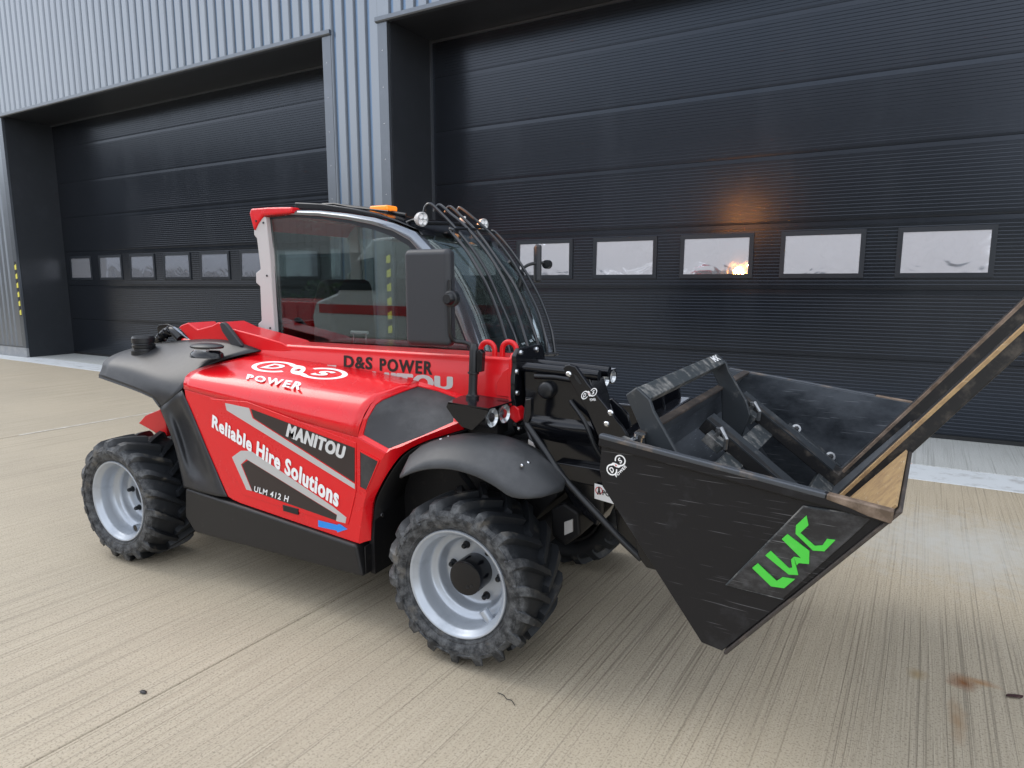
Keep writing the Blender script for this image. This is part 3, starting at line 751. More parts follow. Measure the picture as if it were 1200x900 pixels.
#           y,    rear x, front x, rear z, front z
defs = [(0.100, 0.549, 1.722, 1.044, 0.913), (0.108, 0.538, 1.730, 1.075, 0.960), (0.128, 0.530, 1.742, 1.104, 1.015), (0.158, 0.528, 1.754, 1.124, 1.056), (0.20, 0.536, 1.766, None, None),
        (0.26, 0.575, 1.79, None, None), (0.34, 0.66, 1.815, None, None), (0.418, 0.745, 1.842, None, None)]
for (yy, xr, xf, zr, zf) in defs:
    row = []
    for i in range(ncol + 1):
        t_ = i/ncol; x = xr + (xf - xr)*t_
        z = Hz(x, yy) if zr is None else zr + (zf - zr)*t_
        row.append((x, yy, z))
    rows.append(row)
hood = shift(MB().grid(rows).build('hood', 'red', tele, smooth='all', solid=0.006))
# side panel
side_poly = [(1.722,0.913),(0.549,1.044)] + [(0.5550, 0.9800), (0.5890, 0.9140), (0.6800, 0.7570), (0.7640, 0.6110), (0.8310, 0.4950), (0.8690, 0.4830), (0.9250, 0.4730), (1.3290, 0.4350), (1.6780, 0.4030), (1.7080, 0.4020), (1.7480, 0.6040), (1.7920, 0.7190), (1.8840, 0.8570)]
side_panel = shift(MB().prism_xz(side_poly, 0.0985, 0.13).build('side_panel', 'red', tele, bevel=0.006, bseg=3))
# pressed swage around the name panels: a shallow raised field
sw_ = [(0.7520, 1.0100), (1.0230, 1.0170), (1.7150, 0.8860), (1.7070, 0.6630), (1.6690, 0.5420), (1.6490, 0.4870), (1.5720, 0.4770), (0.9490, 0.5270), (0.8560, 0.6870), (0.7090, 0.8430)]
shift(MB().prism_xz(sw_, .0950, .0986).build('side_panel_swage', 'red', tele, bevel=.0028, bseg=3))
# ---- vent frame at the front of the hood
E_, F_, C_, D_, B_, A_ = [Vector(v) for v in ((1.722,0.100,0.913), (1.766,0.20,1.082), (1.842,0.418,1.131), (2.09,0.42,1.085), (2.16,0.27,0.990), (1.884,0.100,0.857))]
outer = [E_, E_.lerp(F_, .35) + Vector((0.0,-.012,.02)), F_.lerp(E_, .2) + Vector((-.004,-.012,.012)), F_, F_.lerp(C_, .5), C_, C_.lerp(D_, .5), D_, B_, B_.lerp(A_, .5), A_]
cen = sum(outer, Vector()) / len(outer)
nrm = Vector((0.42, -0.62, 0.66)).normalized()
wt = [.10, .08, .10, .12, .10, .12, .08, .12, .10, .07, .10]
inner = [p.lerp(cen, w_) - nrm*0.004 for p, w_ in zip(outer, wt)]
inner2 = [p.lerp(cen, w_ + .012) - nrm*0.008 for p, w_ in zip(outer, wt)]
shift(MB().grid([outer, inner, inner2], True).build('vent_frame', 'red', tele, solid=0.004))
vent_c = cen + nrm*0.012
b = MB(); ringm = [p.lerp(vent_c, .5) + nrm*0.006 for p in inner2]
b.grid([inner2, ringm], True); k0 = len(b.v); b.v.append(tuple(vent_c)); b.f += [(len(inner2) + i, len(inner2) + (i+1) % len(inner2), k0) for i in range(len(inner2))]
vent = shift(b.build('air_vent', 'grille', tele, smooth='all'))
# arch band and wheel-well liner
cre = [Vector(v) for v in ((1.7080, 0.1000, 0.4020), (1.7290, 0.1000, 0.5190), (1.7480, 0.1000, 0.6040), (1.7920, 0.1000, 0.7190), (1.884,.100,.857), (1.9450, 0.1250, 0.8880), (2.0090, 0.1650, 0.9230), (2.0830, 0.2100, 0.9560), (2.16,.27,.990))]
inn = [Vector(v) for v in ((1.7480, 0.1350, 0.4150), (1.7580, 0.1350, 0.5330), (1.7730, 0.1350, 0.6100), (1.8210, 0.1350, 0.6980), (1.8830, 0.1400, 0.7890), (1.9330, 0.1650, 0.8520), (2.0110, 0.2000, 0.9000), (2.0880, 0.2500, 0.9290), (2.1640, 0.3000, 0.9550))]
cs, ins = spline(cre, 4), spline(inn, 4)
shift(MB().grid([cs, [a.lerp(b_, .5) + Vector((0,-.004,.002)) for a, b_ in zip(cs, ins)], ins, [p + Vector((-.005,.02,.004)) for p in ins]]).build('arch_band', 'red', tele, smooth=True, angle=30))
shift(MB().grid([[p + Vector((.006,.012,-.006)) for p in ins], [p + Vector((0,.30,.02)) for p in ins]]).build('wheel_well_liner', 'under', tele, smooth=True, solid=.006))
shift(MB().prism_yz([(.14,.25),(.14,.43),(.16,.62),(.5,.98),(.62,.98),(.62,.25)], 1.735, 1.765).build('front_bulkhead', 'under', tele))
# corner vent below the big one
poly = [(1.7380, 0.8470), (1.8390, 0.8150), (1.7970, 0.7320), (1.7650, 0.6710), (1.7310, 0.6820)]
cx_ = sum(p[0] for p in poly)/5; cz_ = sum(p[1] for p in poly)/5
shift(flat(poly, .0975, 'corner_vent', 'grille', tele))
fr = [(p[0] + (p[0]-cx_)*.14, p[1] + (p[1]-cz_)*.10) for p in poly]
shift(MB().grid([[(p[0], .0985, p[1]) for p in fr], [(p[0], .0935, p[1]) for p in fr], [(p[0], .0935, p[1]) for p in poly], [(p[0], .0985, p[1]) for p in poly]], True).build('corner_vent_frame', 'red', tele))

# ---- decals on the side panel
DY = .0946
shift(flat([(0.8660, 0.9970), (1.0380, 0.9860), (1.0580, 0.9360), (1.7000, 0.6910), (1.6990, 0.6670), (0.8750, 0.9600)], DY, 'upper_silver_stripe', 'decal_silver', tele))
shift(flat([(1.0520, 0.9830), (1.7080, 0.8610), (1.7000, 0.6980), (1.0670, 0.9390)], DY - .0002, 'upper_black_panel', 'decal_black', tele))
shift(flat([(0.9600, 0.7590), (1.0310, 0.7670), (1.5590, 0.5620), (1.6420, 0.5210), (1.6350, 0.4920), (1.5780, 0.4930), (1.5850, 0.5250), (0.9970, 0.7200), (0.9530, 0.6860), (1.0220, 0.5560), (0.9830, 0.5580), (0.8910, 0.7170)], DY, 'lower_silver_stripe', 'decal_silver', tele))
shift(flat([(1.0060, 0.7150), (1.5850, 0.5220), (1.5780, 0.4950), (1.0260, 0.5570), (0.9610, 0.6870)], DY - .0002, 'lower_black_panel', 'decal_black', tele))
shift(flat([(1.4610, 0.4760), (1.5830, 0.4730), (1.5900, 0.4830), (1.6430, 0.4630), (1.5810, 0.4360), (1.5760, 0.4440), (1.4610, 0.4430)], .0978, 'blue_arrow_sticker', 'blue_print', tele))
latch = shift(MB().prism_xz([(1.2350, 0.5180), (1.3400, 0.5130), (1.3360, 0.4820), (1.2360, 0.4870)], .0915, .099).build('side_latch', 'satin', tele, bevel=.002))
TXO = (0, -.0070, 0)
c4 = lambda a, b_, c, d: [a, b_, c, d]
shift(lettering('slogan_lettering', 'Reliable Hire Solutions', ((0.7660, 0.1000, 0.9300), (0.7530, 0.1000, 0.8610), (1.6120, 0.1000, 0.6530), (1.5960, 0.1000, 0.5610)), 'white_print', tele, TXO, bold=0.018, heavy=.042, spacing=1.1))
shift(lettering('maker_lettering', 'MANITOU', ((1.3030, 0.1000, 0.9360), (1.2800, 0.1000, 0.8700), (1.6610, 0.1000, 0.8620), (1.6400, 0.1000, 0.7990)), 'name_grey', tele, TXO, bold=0.02, heavy=.06, spacing=1.12))
shift(lettering('type_lettering', 'ULM 412 H', ((1.0450, 0.1000, 0.5870), (1.0380, 0.1000, 0.5570), (1.2830, 0.1000, 0.5690), (1.2730, 0.1000, 0.5370)), 'white_print', tele, TXO, bold=0.01, heavy=.025, spacing=1.15))

# ---- the looped D S POWER emblem
def ring_pts(cx, cy, r, a0, a1, n=40): return [(cx + r*math.cos(math.radians(a0 + (a1-a0)*k/n)), cy + r*math.sin(math.radians(a0 + (a1-a0)*k/n))) for k in range(n+1)]
def band(pts, w0, w1=None):
    b = MB(); L_, R_ = [], []; n = len(pts)
    for i, p in enumerate(pts):
        q0, q1 = pts[max(i-1,0)], pts[min(i+1,n-1)]
        dx, dy = q1[0]-q0[0], q1[1]-q0[1]; l = math.hypot(dx, dy) or 1
        w_ = (w0(i/(n-1)) if callable(w0) else w0)
        L_.append((p[0]-dy/l*w_, p[1]+dx/l*w_)); R_.append((p[0]+dy/l*w_, p[1]-dx/l*w_))
    return L_, R_
def emblem(name, mp, parent, m='white_print', word=True, shear=0.0):
    """two open loops joined by a crossing band, with D, &, S and POWER; mp maps emblem units to the scene"""
    b = MB()
    # one continuous stroke: round the left loop, over the crossing, round the right loop
    def stroke(pts, w0):
        L_, R_ = band(pts, w0); k0 = len(b.v); n = len(L_)
        b.v += [mp(*p) for p in L_] + [mp(*p) for p in R_]
        b.f += [(k0+i, k0+i+1, k0+n+i+1, k0+n+i) for i in range(n-1)]
    cxn = 1.08
    left = ring_pts(-cxn, 0, .80, -36, -318, 48)            # starts lower right, runs clockwise round to upper right
    right = ring_pts(cxn, 0, .80, 222, 504, 48)             # mirrored by point symmetry
    mid = spline([(left[-1][0], left[-1][1], 0), (-.18, .42, 0), (.0, 0.0, 0), (.18, -.42, 0), (right[0][0], right[0][1], 0)], 8)
    pts = left + [(q.x, q.y) for q in mid][1:-1] + right
    n = len(pts)
    stroke(pts, lambda t: .105 + .17*math.exp(-((t - .5)/.10)**2))
    o = MB(); o.v, o.f = b.v, b.f
    em = o.build(name, m, parent)
    def glyph(txt, x0, y0, x1, y1, sh=0.25, mm=m):
        uv, fs = text_verts(txt, .02, sh, 1.0, .035)
        return MB().add([mp(x0 + (x1-x0)*a, y0 + (y1-y0)*c_, 1 + l_) for a, c_, l_ in uv], fs), mm
    for txt, bx in (('D', (-1.5,-.42,-.68,.42)), ('S', (.70,-.42,1.44,.42))):
        g_, mm = glyph(txt, *bx); g_.build('emblem_letter', mm, em if False else parent)
    g_, mm = glyph('&', -.12, -.16, .14, .16, 0, 'red_print'); g_.build('emblem_letter', mm, parent)
    return em
emb_c = (Vector((0.9802, 0.3189, 1.1609)) + Vector((1.3182, 0.3253, 1.1455))) / 2
emb_u = (Vector((1.3182, 0.3253, 1.1455)) - Vector((0.9802, 0.3189, 1.1609))) / 2 / 1.08
ry = (Vector((0.9181, 0.3783, 1.1851)).y - Vector((1.0397, 0.2621, 1.1377)).y) / 2 / .9
def mp_hood(a, c_, top=0):
    x = emb_c.x + emb_u.x*a + 0.02*c_; y = emb_c.y + emb_u.y*a + ry*c_
    return (x - base.x, y - base.y, Hz(x, y) + .0036 + .0004*top)
emblem('hood_emblem', mp_hood, tele)
hood_fn = lambda q: (q.x, q.y, Hz(q.x, q.y) + .0035)
shift(lettering('hood_lettering', 'POWER', ((0.8947, 0.2192, 1.1292), (0.9423, 0.1675, 1.1123), (1.2916, 0.2214, 1.1112), (1.3344, 0.1434, 1.0883)), 'white_print', tele, (0,0,0), bold=.02, heavy=.03, spacing=1.3, fn=hood_fn))

# ---- rear black hood over the rear wheel
g = [
 [(-0.2000, 0.1000, 1.0680)], [(-0.1850, 0.1200, 1.1120)], [(-0.2230, 0.1400, 1.1380)], [(-0.2340, 0.2000, 1.1690)], [(-0.2390, 0.3000, 1.1950)], [(-0.2360, 0.4200, 1.2140)],
 [(0.0820, 0.0900, 1.0300)], [(0.0800, 0.1100, 1.0760)], [(0.0560, 0.1300, 1.1250)], [(0.0240, 0.2000, 1.1650)], [(0.0050, 0.3000, 1.1990)], [(-0.0030, 0.4200, 1.2470)],
 [(0.3020, 0.0800, 0.9950)], [(0.3160, 0.0900, 1.0420)], [(0.2710, 0.1200, 1.0920)], [(0.2500, 0.2000, 1.1430)], [(0.2590, 0.3000, 1.2060)], [(0.2470, 0.4200, 1.2700)],
 [(0.3490, 0.0850, 0.9610)], [(0.3990, 0.0850, 1.0160)], [(0.4130, 0.1050, 1.0750)], [(0.4100, 0.2000, 1.1380)], [(0.4570, 0.3100, 1.2150)], [(0.5530, 0.4200, 1.2850)],
 [(0.3590, 0.0850, 0.9290)], [(0.4510, 0.0850, 0.9830)], [(0.5300, 0.0980, 1.0340)], [(0.5210, 0.1950, 1.1310)], [(0.6080, 0.3100, 1.1890)], [(0.7790, 0.4200, 1.2300)],
]
g = [q[0] for q in g]
rows = [g[6*i:6*i+6] for i in range(5)]
rear = MB().grid(rows)
rearhood = shift(rear.build('rear_hood', 'plastic', tele, smooth='all', subsurf=2, solid=.008))
# the lip turned outwards under it
lip = [(-0.2000, 0.1000, 1.0680), (-0.0570, 0.0950, 1.0490), (0.0820, 0.0900, 1.0300), (0.2080, 0.0850, 1.0110), (0.3090, 0.0800, 0.9910), (0.3610, 0.0800, 0.9440)]
shift(MB().grid([[(p[0], p[1], p[2]) for p in lip], [(p[0], p[1] - .004, p[2] - .012) for p in lip], [(p[0], p[1] + .02, p[2] - .012) for p in lip]]).build('hood_lip', 'plastic', tele, smooth=True))
# leg down to the sill
lg = [
 [(0.3590, 0.0850, 0.9290), (0.3980, 0.0850, 0.9510), (0.4440, 0.0850, 0.9780), (0.4880, 0.0910, 1.0080), (0.5060, 0.0940, 1.0190), (0.5340, 0.0980, 1.0360)],
 [(0.4060, 0.0850, 0.8430), (0.4540, 0.0780, 0.8630), (0.4230, 0.1250, 0.8610), (0.4910, 0.1250, 0.8960), (0.5730, 0.0820, 0.9200), (0.6000, 0.0980, 0.9290)],
 [(0.4580, 0.0850, 0.7400), (0.5040, 0.0780, 0.7560), (0.4600, 0.1300, 0.7490), (0.5620, 0.1300, 0.7800), (0.6490, 0.0820, 0.8080), (0.6830, 0.0980, 0.7630)],
 [(0.4860, 0.0850, 0.6250), (0.5330, 0.0780, 0.6420), (0.5150, 0.1200, 0.6150), (0.6390, 0.1200, 0.6120), (0.7180, 0.0820, 0.6420), (0.7620, 0.0980, 0.6250)],
 [(0.4990, 0.0850, 0.5550), (0.5630, 0.0800, 0.5650), (0.6040, 0.0900, 0.5580), (0.7190, 0.0900, 0.5560), (0.7560, 0.0820, 0.5630), (0.8000, 0.0980, 0.5470)],
 [(0.5080, 0.0850, 0.5030), (0.5630, 0.0850, 0.5020), (0.6250, 0.0850, 0.4960), (0.7390, 0.0850, 0.4950), (0.7890, 0.0820, 0.4960), (0.8340, 0.0980, 0.4940)],
]
shift(MB().grid(lg).build('rear_arch_leg', 'plastic', tele, smooth='all', subsurf=2, solid=.008))
shift(MB().grid([[(0.3520, 0.0900, 0.9270), (0.3990, 0.0900, 0.8410), (0.4500, 0.0900, 0.7380), (0.4790, 0.0900, 0.6220), (0.5000, 0.0900, 0.5010)], [(0.3520, 0.0900, 0.9270), (0.3990, 0.0900, 0.8410), (0.4500, 0.0900, 0.7380), (0.4790, 0.0900, 0.6220), (0.5000, 0.0900, 0.5010)]]).build('arch_liner', 'under', tele))
lin = [Vector(v) for v in ((-0.2180, 0.1100, 1.0610), (0.0650, 0.1000, 1.0220), (0.2930, 0.0900, 0.9840), (0.3500, 0.0950, 0.9170), (0.3970, 0.0950, 0.8260), (0.4480, 0.0950, 0.7130), (0.4780, 0.0950, 0.6070), (0.5000, 0.0950, 0.4940))]
bpy.data.objects.remove(bpy.data.objects['arch_liner'])
shift(MB().grid([lin, [p + Vector((0, .36, .0)) for p in lin]]).build('rear_well_liner', 'under', tele, smooth=True, solid=.006))
shift(MB().prism_xz([(-.30,1.09),(-.27,1.15),(.3,1.19),(.72,1.2),(.86,.95),(.9,.5),(.66,.5),(.56,.8),(.45,1.0),(.2,1.08)], .42, .44).build('inner_panel', 'under', tele))
# filler cap and the oval vent cap
c = Vector((-0.0660, 0.3000, 1.2010))
capp = shift(MB().lathe([(0.070,-.022),(0.070,.002),(0.056,.004),(0.055,.016),(0.062,.020),(0.063,.036),(0.057,.040),(0.056,.046),(0.063,.050),(0.063,.076),(0.056,.088),(0.0,.092)], c, (0,0,1), 32).build('filler_cap', 'satin', tele, smooth=True, angle=30))
c = Vector((0.5700, 0.2400, 1.2320))
b = MB().lathe([(0.0,.052),(0.05,.051),(0.095,.044),(0.110,.036),(0.104,.026),(0.05,.022),(0.0,.021)], (0,0,0), (0,0,1), 36)
b.v = [(v[0]*1.0 + c.x, v[1]*.62 + c.y, v[2] + c.z - .006) for v in b.v]
oc = shift(b.build('vent_cap', 'plastic', tele, smooth=True, angle=50))
b = MB().lathe([(0.0,.016),(0.085,.014),(0.105,.0),(0.11,-.02)], (0,0,0), (0,0,1), 36); b.v = [(v[0] + c.x + .01, v[1]*.62 + c.y - .012, v[2] + c.z - .008) for v in b.v]
shift(b.build('vent_recess', 'gloss', tele, smooth=True))
b = MB().box((c.x - .05, c.y - .045, c.z + .004), (c.x + .045, c.y - .02, c.z + .018)); shift(b.build('vent_label', 'white_print', tele, bevel=.003))
# rear deck so that the body is closed behind the rear hood
shift(MB().prism_xz([(-.30,1.09),(-.28,1.15),(.75,1.19),(.75,.55),(.62,.55),(.5,1.02)], .44, .95).build('rear_body', 'under', tele, bevel=.02))

# ---- sill box
sp = [(0.5180, 0.5040), (1.7050, 0.4000), (1.7390, 0.2500), (0.5710, 0.2560), (0.4960, 0.3380)]
sill = shift(MB().prism_xz(sp, .080, .36).build('sill', 'sill', tele, bevel=.016, bseg=3))
shift(MB().prism_yz([(.10,.262),(.10,.395),(.36,.40),(.36,.262)], 1.7385, 1.7445).build('sill_end_plate', 'under', tele))
for (px_, pz_) in ((.16,.30),(.20,.52),(.18,.74)):
    shift(MB().lathe([(0.011,0),(0.010,.006),(0,.008)], (1.766 if pz_ > .4 else 1.745, px_, pz_), (1,0,0), 10).build('bolt', 'chrome', tele))
# chassis, axles
shift(MB().box((.45,.38,.34), (2.30,1.11,.92)).build('chassis', 'under', tele, bevel=.02))
shift(MB().box((-.32,.42,.30), (.449,1.07,.60)).build('rear_chassis', 'under', tele, bevel=.02))
for x_ in (0.0, WB):
    shift(MB().tube([(x_, .19, AX), (x_, .40, AX), (x_, .5, AX + .0), (x_, 1.0, AX), (x_, 1.3, AX)], [.075,.07,.11,.11,.07], 16).build('axle', 'under', tele, smooth=True))
shift(MB().prism_xz([(2.301,.45),(2.42,.50),(2.56,.66),(2.5,.90),(2.301,.9)], .44, 1.05).build('front_crossmember', 'under', tele, bevel=.01))
shift(MB().prism_xz([(2.5440, 0.6120), (2.6050, 0.6490), (2.6780, 0.6150), (2.6880, 0.5160), (2.6160, 0.4550), (2.5500, 0.4900)], .40, .6).build('hydraulic_block', 'under', tele, bevel=.012))
shift(MB().prism_xz([(2.6170, 0.5690), (2.6550, 0.5890), (2.6560, 0.5330), (2.6180, 0.5100)], .388, .396).build('type_plate', 'decal_silver', tele))
# red tank edge seen behind the rear wheel
shift(MB().prism_xz([(-0.2790, 0.7270), (-0.2040, 0.7840), (-0.0570, 0.8350), (-0.0090, 0.7650), (-0.0050, 0.6700), (-0.0860, 0.6660), (-0.1490, 0.6920)], .36, .50).build('inner_fender', 'cast_red', tele, bevel=.006))
# left-hand side: body under the cab
shift(MB().prism_xz([(.42,.42),(.42,1.22),(1.95,1.22),(1.95,.95),(1.78,.45)], 1.06, 1.44).build('cab_base', 'gloss', tele, bevel=.02))
shift(MB().prism_xz([(.40,.24),(.40,.42),(1.76,.42),(1.76,.24)], 1.12, 1.42).build('cab_step', 'sill', tele, bevel=.015))

# ---- front mudguards
def mudguard(y0, sgn):
    rows = []; na, nw = 26, 9
    for i in range(na + 1):
        t_ = i/na; a = math.radians(121 - 75*t_)
        e = min(1.0, math.sqrt(max(0.0, 1 - (2*t_ - 1)**6)) )
        e = max(.03, min(1.0, (t_/.22)**.75 if t_ < .22 else (1 - ((t_-.80)/.20)**2)**.5 if t_ > .80 else 1.0))
        mid_ = .165*e if t_ < .5 else .165
        row = []
        for j in range(nw + 1):
            s_ = j/nw
            yy = mid_ + (s_ - .5)*.33*e
            q_ = yy/.33; rr = .592 - .072*abs(2*q_ - 1.12)**2.2*(1 if q_ < .56 else .25)
            row.append((WB + rr*math.cos(a), y0 + sgn*yy, AX + rr*math.sin(a)))
        rows.append(row)
    return MB().grid(rows)
mg = shift(mudguard(0.0, 1).build('mudguard', 'mudguard', tele, smooth='all', solid=.007))
shift(mudguard(1.49, -1).build('mudguard', 'mudguard', tele, smooth='all', solid=.007))
for (px_, py_) in ((523,521),(518.5,524),(613.5,542.5),(620.5,538.5)):
    pass
for q in ((2.1360, 0.1700, 0.8980), (2.1360, 0.2300, 0.9000), (2.5600, 0.1000, 0.8960), (2.5650, 0.1500, 0.8980)):
    d = Vector((q[0]-WB, 0, q[2]-AX)); rr = .592; d.normalize()
    shift(MB().lathe([(.0085,-.004),(.0085,.002),(.006,.006),(0,.007)], (WB + d.x*.591, q[1], AX + d.z*.591), tuple(d), 10).build('mudguard_bolt', 'chrome', tele))
for s_ in (0, 1):
    y_ = .20 if s_ == 0 else 1.29
    shift(MB().tube([(2.27, y_ + .12*(1-2*s_), .60), (2.20, y_, .80), (2.16, y_, .93)], .014, 8).build('mudguard_stay', 'satin', tele))

# ============================================================ cab
outer_px = [(0.5710, 1.9860), (0.7960, 2.0090), (1.0080, 1.9960), (1.2000, 1.9710), (1.3840, 1.9400), (1.5130, 1.9060), (1.6470, 1.8590), (1.7370, 1.7780), (1.8280, 1.6750), (1.8950, 1.5760), (1.9640, 1.4480), (2.0310, 1.2830), (2.0670, 1.1860)]
inner_px = [(0.6120, 1.9770), (0.7950, 1.9830), (1.0060, 1.9660), (1.1990, 1.9400), (1.3820, 1.9040), (1.5110, 1.8680), (1.6160, 1.8160), (1.6890, 1.7450), (1.7700, 1.6410), (1.8360, 1.5430), (1.9050, 1.4200), (1.9690, 1.2760), (2.0020, 1.1740)]
def side_frame(y0, y1, nm='side_frame'):
    b = MB()
    o_, i_ = outer_px[1:], inner_px[1:]
    for a in range(len(o_) - 1):
        pass
    rings = []
    for p, q in zip(o_, i_):
        m_ = ((p[0]+q[0])/2, (p[1]+q[1])/2)
        ym = (y0 + y1) / 2; s_ = (1 if y1 > y0 else -1)
        rings.append([(p[0], y0 + s_*.014, p[1]), (p[0], y1, p[1]), (q[0], y1, q[1]), (q[0], y0 + s_*.006, q[1]), (m_[0], y0, m_[1])])
    b.grid(rings, True); n = len(rings)
    b.f.append((4,3,2,1,0)); b.f.append(tuple(5*(n-1) + k for k in range(5)))
    return shift(b.build(nm, 'steel_frame', tele, smooth=True, angle=50))
side_frame(.665, .72)
side_frame(1.475, 1.42)
glass_poly = [(inner_px[0][0]+.004, inner_px[0][1]-.003)] + [(p[0]-.002, p[1]-.002) for p in inner_px[1:]] + [(2.0, 1.13), (.64, 1.13)] 
glass_poly[0] = (0.5980, 1.9750)
lowrear = (0.6320, 1.2350)
glass_poly[-1] = (lowrear[0], 1.13)
for yy in (.688, 1.452):
    gpane = shift(MB().prism_xz(glass_poly, yy - .0025, yy + .0025).build('side_glass', 'glass', tele))
    cxg = sum(p[0] for p in glass_poly)/len(glass_poly); czg = sum(p[1] for p in glass_poly)/len(glass_poly)
    def inset(p, d):
        v = Vector((p[0]-cxg, 0, p[1]-czg)); l = v.length; return (p[0] - v.x/l*d, p[1] - v.z/l*d)
    s_ = -1 if yy < 1 else 1
    inn_ = [inset(p, .028) for p in glass_poly]
    shift(MB().grid([[(p[0], yy + s_*.004, p[1]) for p in glass_poly], [(p[0], yy + s_*.006, p[1]) for p in glass_poly], [(p[0], yy + s_*.0055, p[1]) for p in inn_], [(p[0], yy + s_*.004, p[1]) for p in inn_]], True).build('window_seal', 'frame', tele))
# rear pillar trim with its bumps
pil = [(0.5720, 1.9790), (0.6170, 1.9770), (0.6340, 1.7540), (0.6360, 1.5080), (0.6400, 1.2840), (0.5420, 1.2910), (0.5030, 1.3290), (0.5050, 1.3590), (0.5340, 1.3770), (0.5380, 1.5790), (0.5060, 1.6000), (0.5100, 1.6580), (0.5500, 1.6790), (0.5340, 1.8560), (0.5120, 1.8770), (0.5150, 1.9130)]
for (a, b_) in ((.652, .70), (1.44, 1.488)):
    t = shift(MB().prism_xz(pil, a, b_).build('rear_pillar', 'pillar', tele, bevel=.006))
    if a < 1:
        for q in ((0.5980, 0.6500, 1.9430), (0.6030, 0.6500, 1.6410), (0.6060, 0.6500, 1.3350)):
            shift(MB().lathe([(0,-.003),(.006,-.002),(.0065,.001)], q, (0,1,0), 10).build('trim_screw', 'satin', t))
cap = [(0.4940, 2.0010), (0.5100, 2.0270), (0.6490, 2.0270), (0.8350, 2.0200), (0.8320, 1.9860), (0.6080, 1.9820), (0.5590, 1.9400), (0.5250, 1.8980)]
rc = shift(MB().prism_xz(cap, .64, 1.50).build('rear_roof_cap', 'red', tele, bevel=.012, bseg=3))
shift(MB().lathe([(0,-.003),(.006,-.002),(.0065,.001)], (0.5520, 0.6390, 1.9540), (0,1,0), 10).build('trim_screw', 'satin', rc))
shift(MB().box((.52,.70,1.35), (.545,1.44,1.90)).build('rear_glass', 'glass', tele))
shift(MB().box((.49,.66,1.15), (.56,1.48,1.36)).build('rear_wall', 'gloss', tele, bevel=.01))
# roof
rp_ = [(p[0], p[1]+.004) for p in outer_px[1:7]]
top = [(p[0], p[1] + .040 - .006*i) for i, p in enumerate(rp_)]
shift(MB().prism_xz(rp_ + [(rp_[-1][0]+.02, rp_[-1][1]-.03)] + [(top[-1][0]+.035, top[-1][1]-.03)] + top[::-1], .70, 1.44).build('roof', 'gloss', tele, bevel=.012))
# windscreen: follows the front pillars from side to side, bowed forwards
ws = [(p[0]-.008, p[1]-.006) for p in outer_px[6:]] 
rows = []
for k in range(9):
    s_ = k/8; yy = .70 + .74*s_; bow = .05*math.sin(PI*s_)
    rows.append([(p[0] + bow*.9, yy, p[1] + bow*.25) for p in ws])
shift(MB().grid(rows).build('windscreen', 'glass', tele, smooth='all', solid=.004))
shift(MB().box((1.93,.70,1.08), (2.03,1.44,1.20)).build('cowl', 'gloss', tele, bevel=.01))
# thin cable rail on the roof
shift(MB().tube([(0.8630, 0.8000, 2.0310), (0.9160, 0.8000, 2.0450), (1.0060, 0.8000, 2.0420), (1.1290, 0.8000, 2.0170), (1.3850, 0.8000, 1.9820)], .006, 6).build('roof_cable', 'satin', tele, smooth=True))
shift(MB().tube([(0.5800, 0.9500, 2.0670), (0.9220, 0.9500, 2.0490), (1.1760, 0.9500, 2.0150), (1.3930, 0.9500, 1.9760)], .012, 8).build('roof_rail', 'satin', tele, smooth=True))
# beacon
bc = Vector((1.2380, 0.9500, 2.0070))
shift(MB().box((bc.x-.06, bc.y-.05, bc.z-.03), (bc.x+.06, bc.y+.05, bc.z-.006)).build('beacon_base', 'satin', tele))
be = shift(MB().box((bc.x-.068, bc.y-.05, bc.z-.006), (bc.x+.062, bc.y+.05, bc.z+.026)).build('beacon', 'amber', tele, bevel=.012, bseg=3))
shift(MB().box((bc.x-.045, bc.y+.0505, bc.z+.002), (bc.x+.045, bc.y+.056, bc.z+.022)).build('beacon_flash_tube', 'amber_glow', be))
# work lights on the roof
def work_light(c, r_, d=(1, -.25, -.12)):
    c = Vector(c)
    body = shift(MB().lathe([(0,-r_*1.1),(r_*.55,-r_*1.05),(r_*.95,-r_*.4),(r_*1.02,0),(r_*1.02,r_*.25),(r_*.92,r_*.3)], c, d, 28).build('work_light', 'decal_silver', tele, smooth=True, angle=50))
    shift(MB().lathe([(r_*.93,r_*.28),(r_*.9,r_*.2),(0,r_*.18)], c, d, 28).build('lamp_reflector', 'lens', body))
    ax = Vector(d).normalized(); a = ax.cross(Vector((0,0,1))).normalized(); b_ = ax.cross(a)
    for i in (-1, 1):
        for j in (-1, 1):
            shift(MB().lathe([(r_*.34,.0),(r_*.36,r_*.1),(r_*.1,r_*.02),(0,0)], c + ax*r_*.2 + a*i*r_*.38 + b_*j*r_*.38, d, 14).build('led_cup', 'white_print', body, smooth=True))
    return body
work_light((1.6600, 0.7200, 1.9240), .036)
shift(MB().tube([(1.6450, 0.7400, 1.9260), (1.5770, 0.7600, 1.9260), (1.5060, 0.7800, 1.9130)], .008, 8).build('lamp_bracket', 'satin', tele))
work_light((1.6420, 1.3800, 1.9460), .034, (1,-.35,-.1)); work_light((1.6210, 1.2000, 1.9540), .026, (1,.6,-.1))
shift(MB().tube([(1.5980, 0.7600, 1.9120), (1.6350, 1.0500, 1.9270), (1.6530, 1.3600, 1.9300)], .010, 8).build('lamp_rail', 'satin', tele))
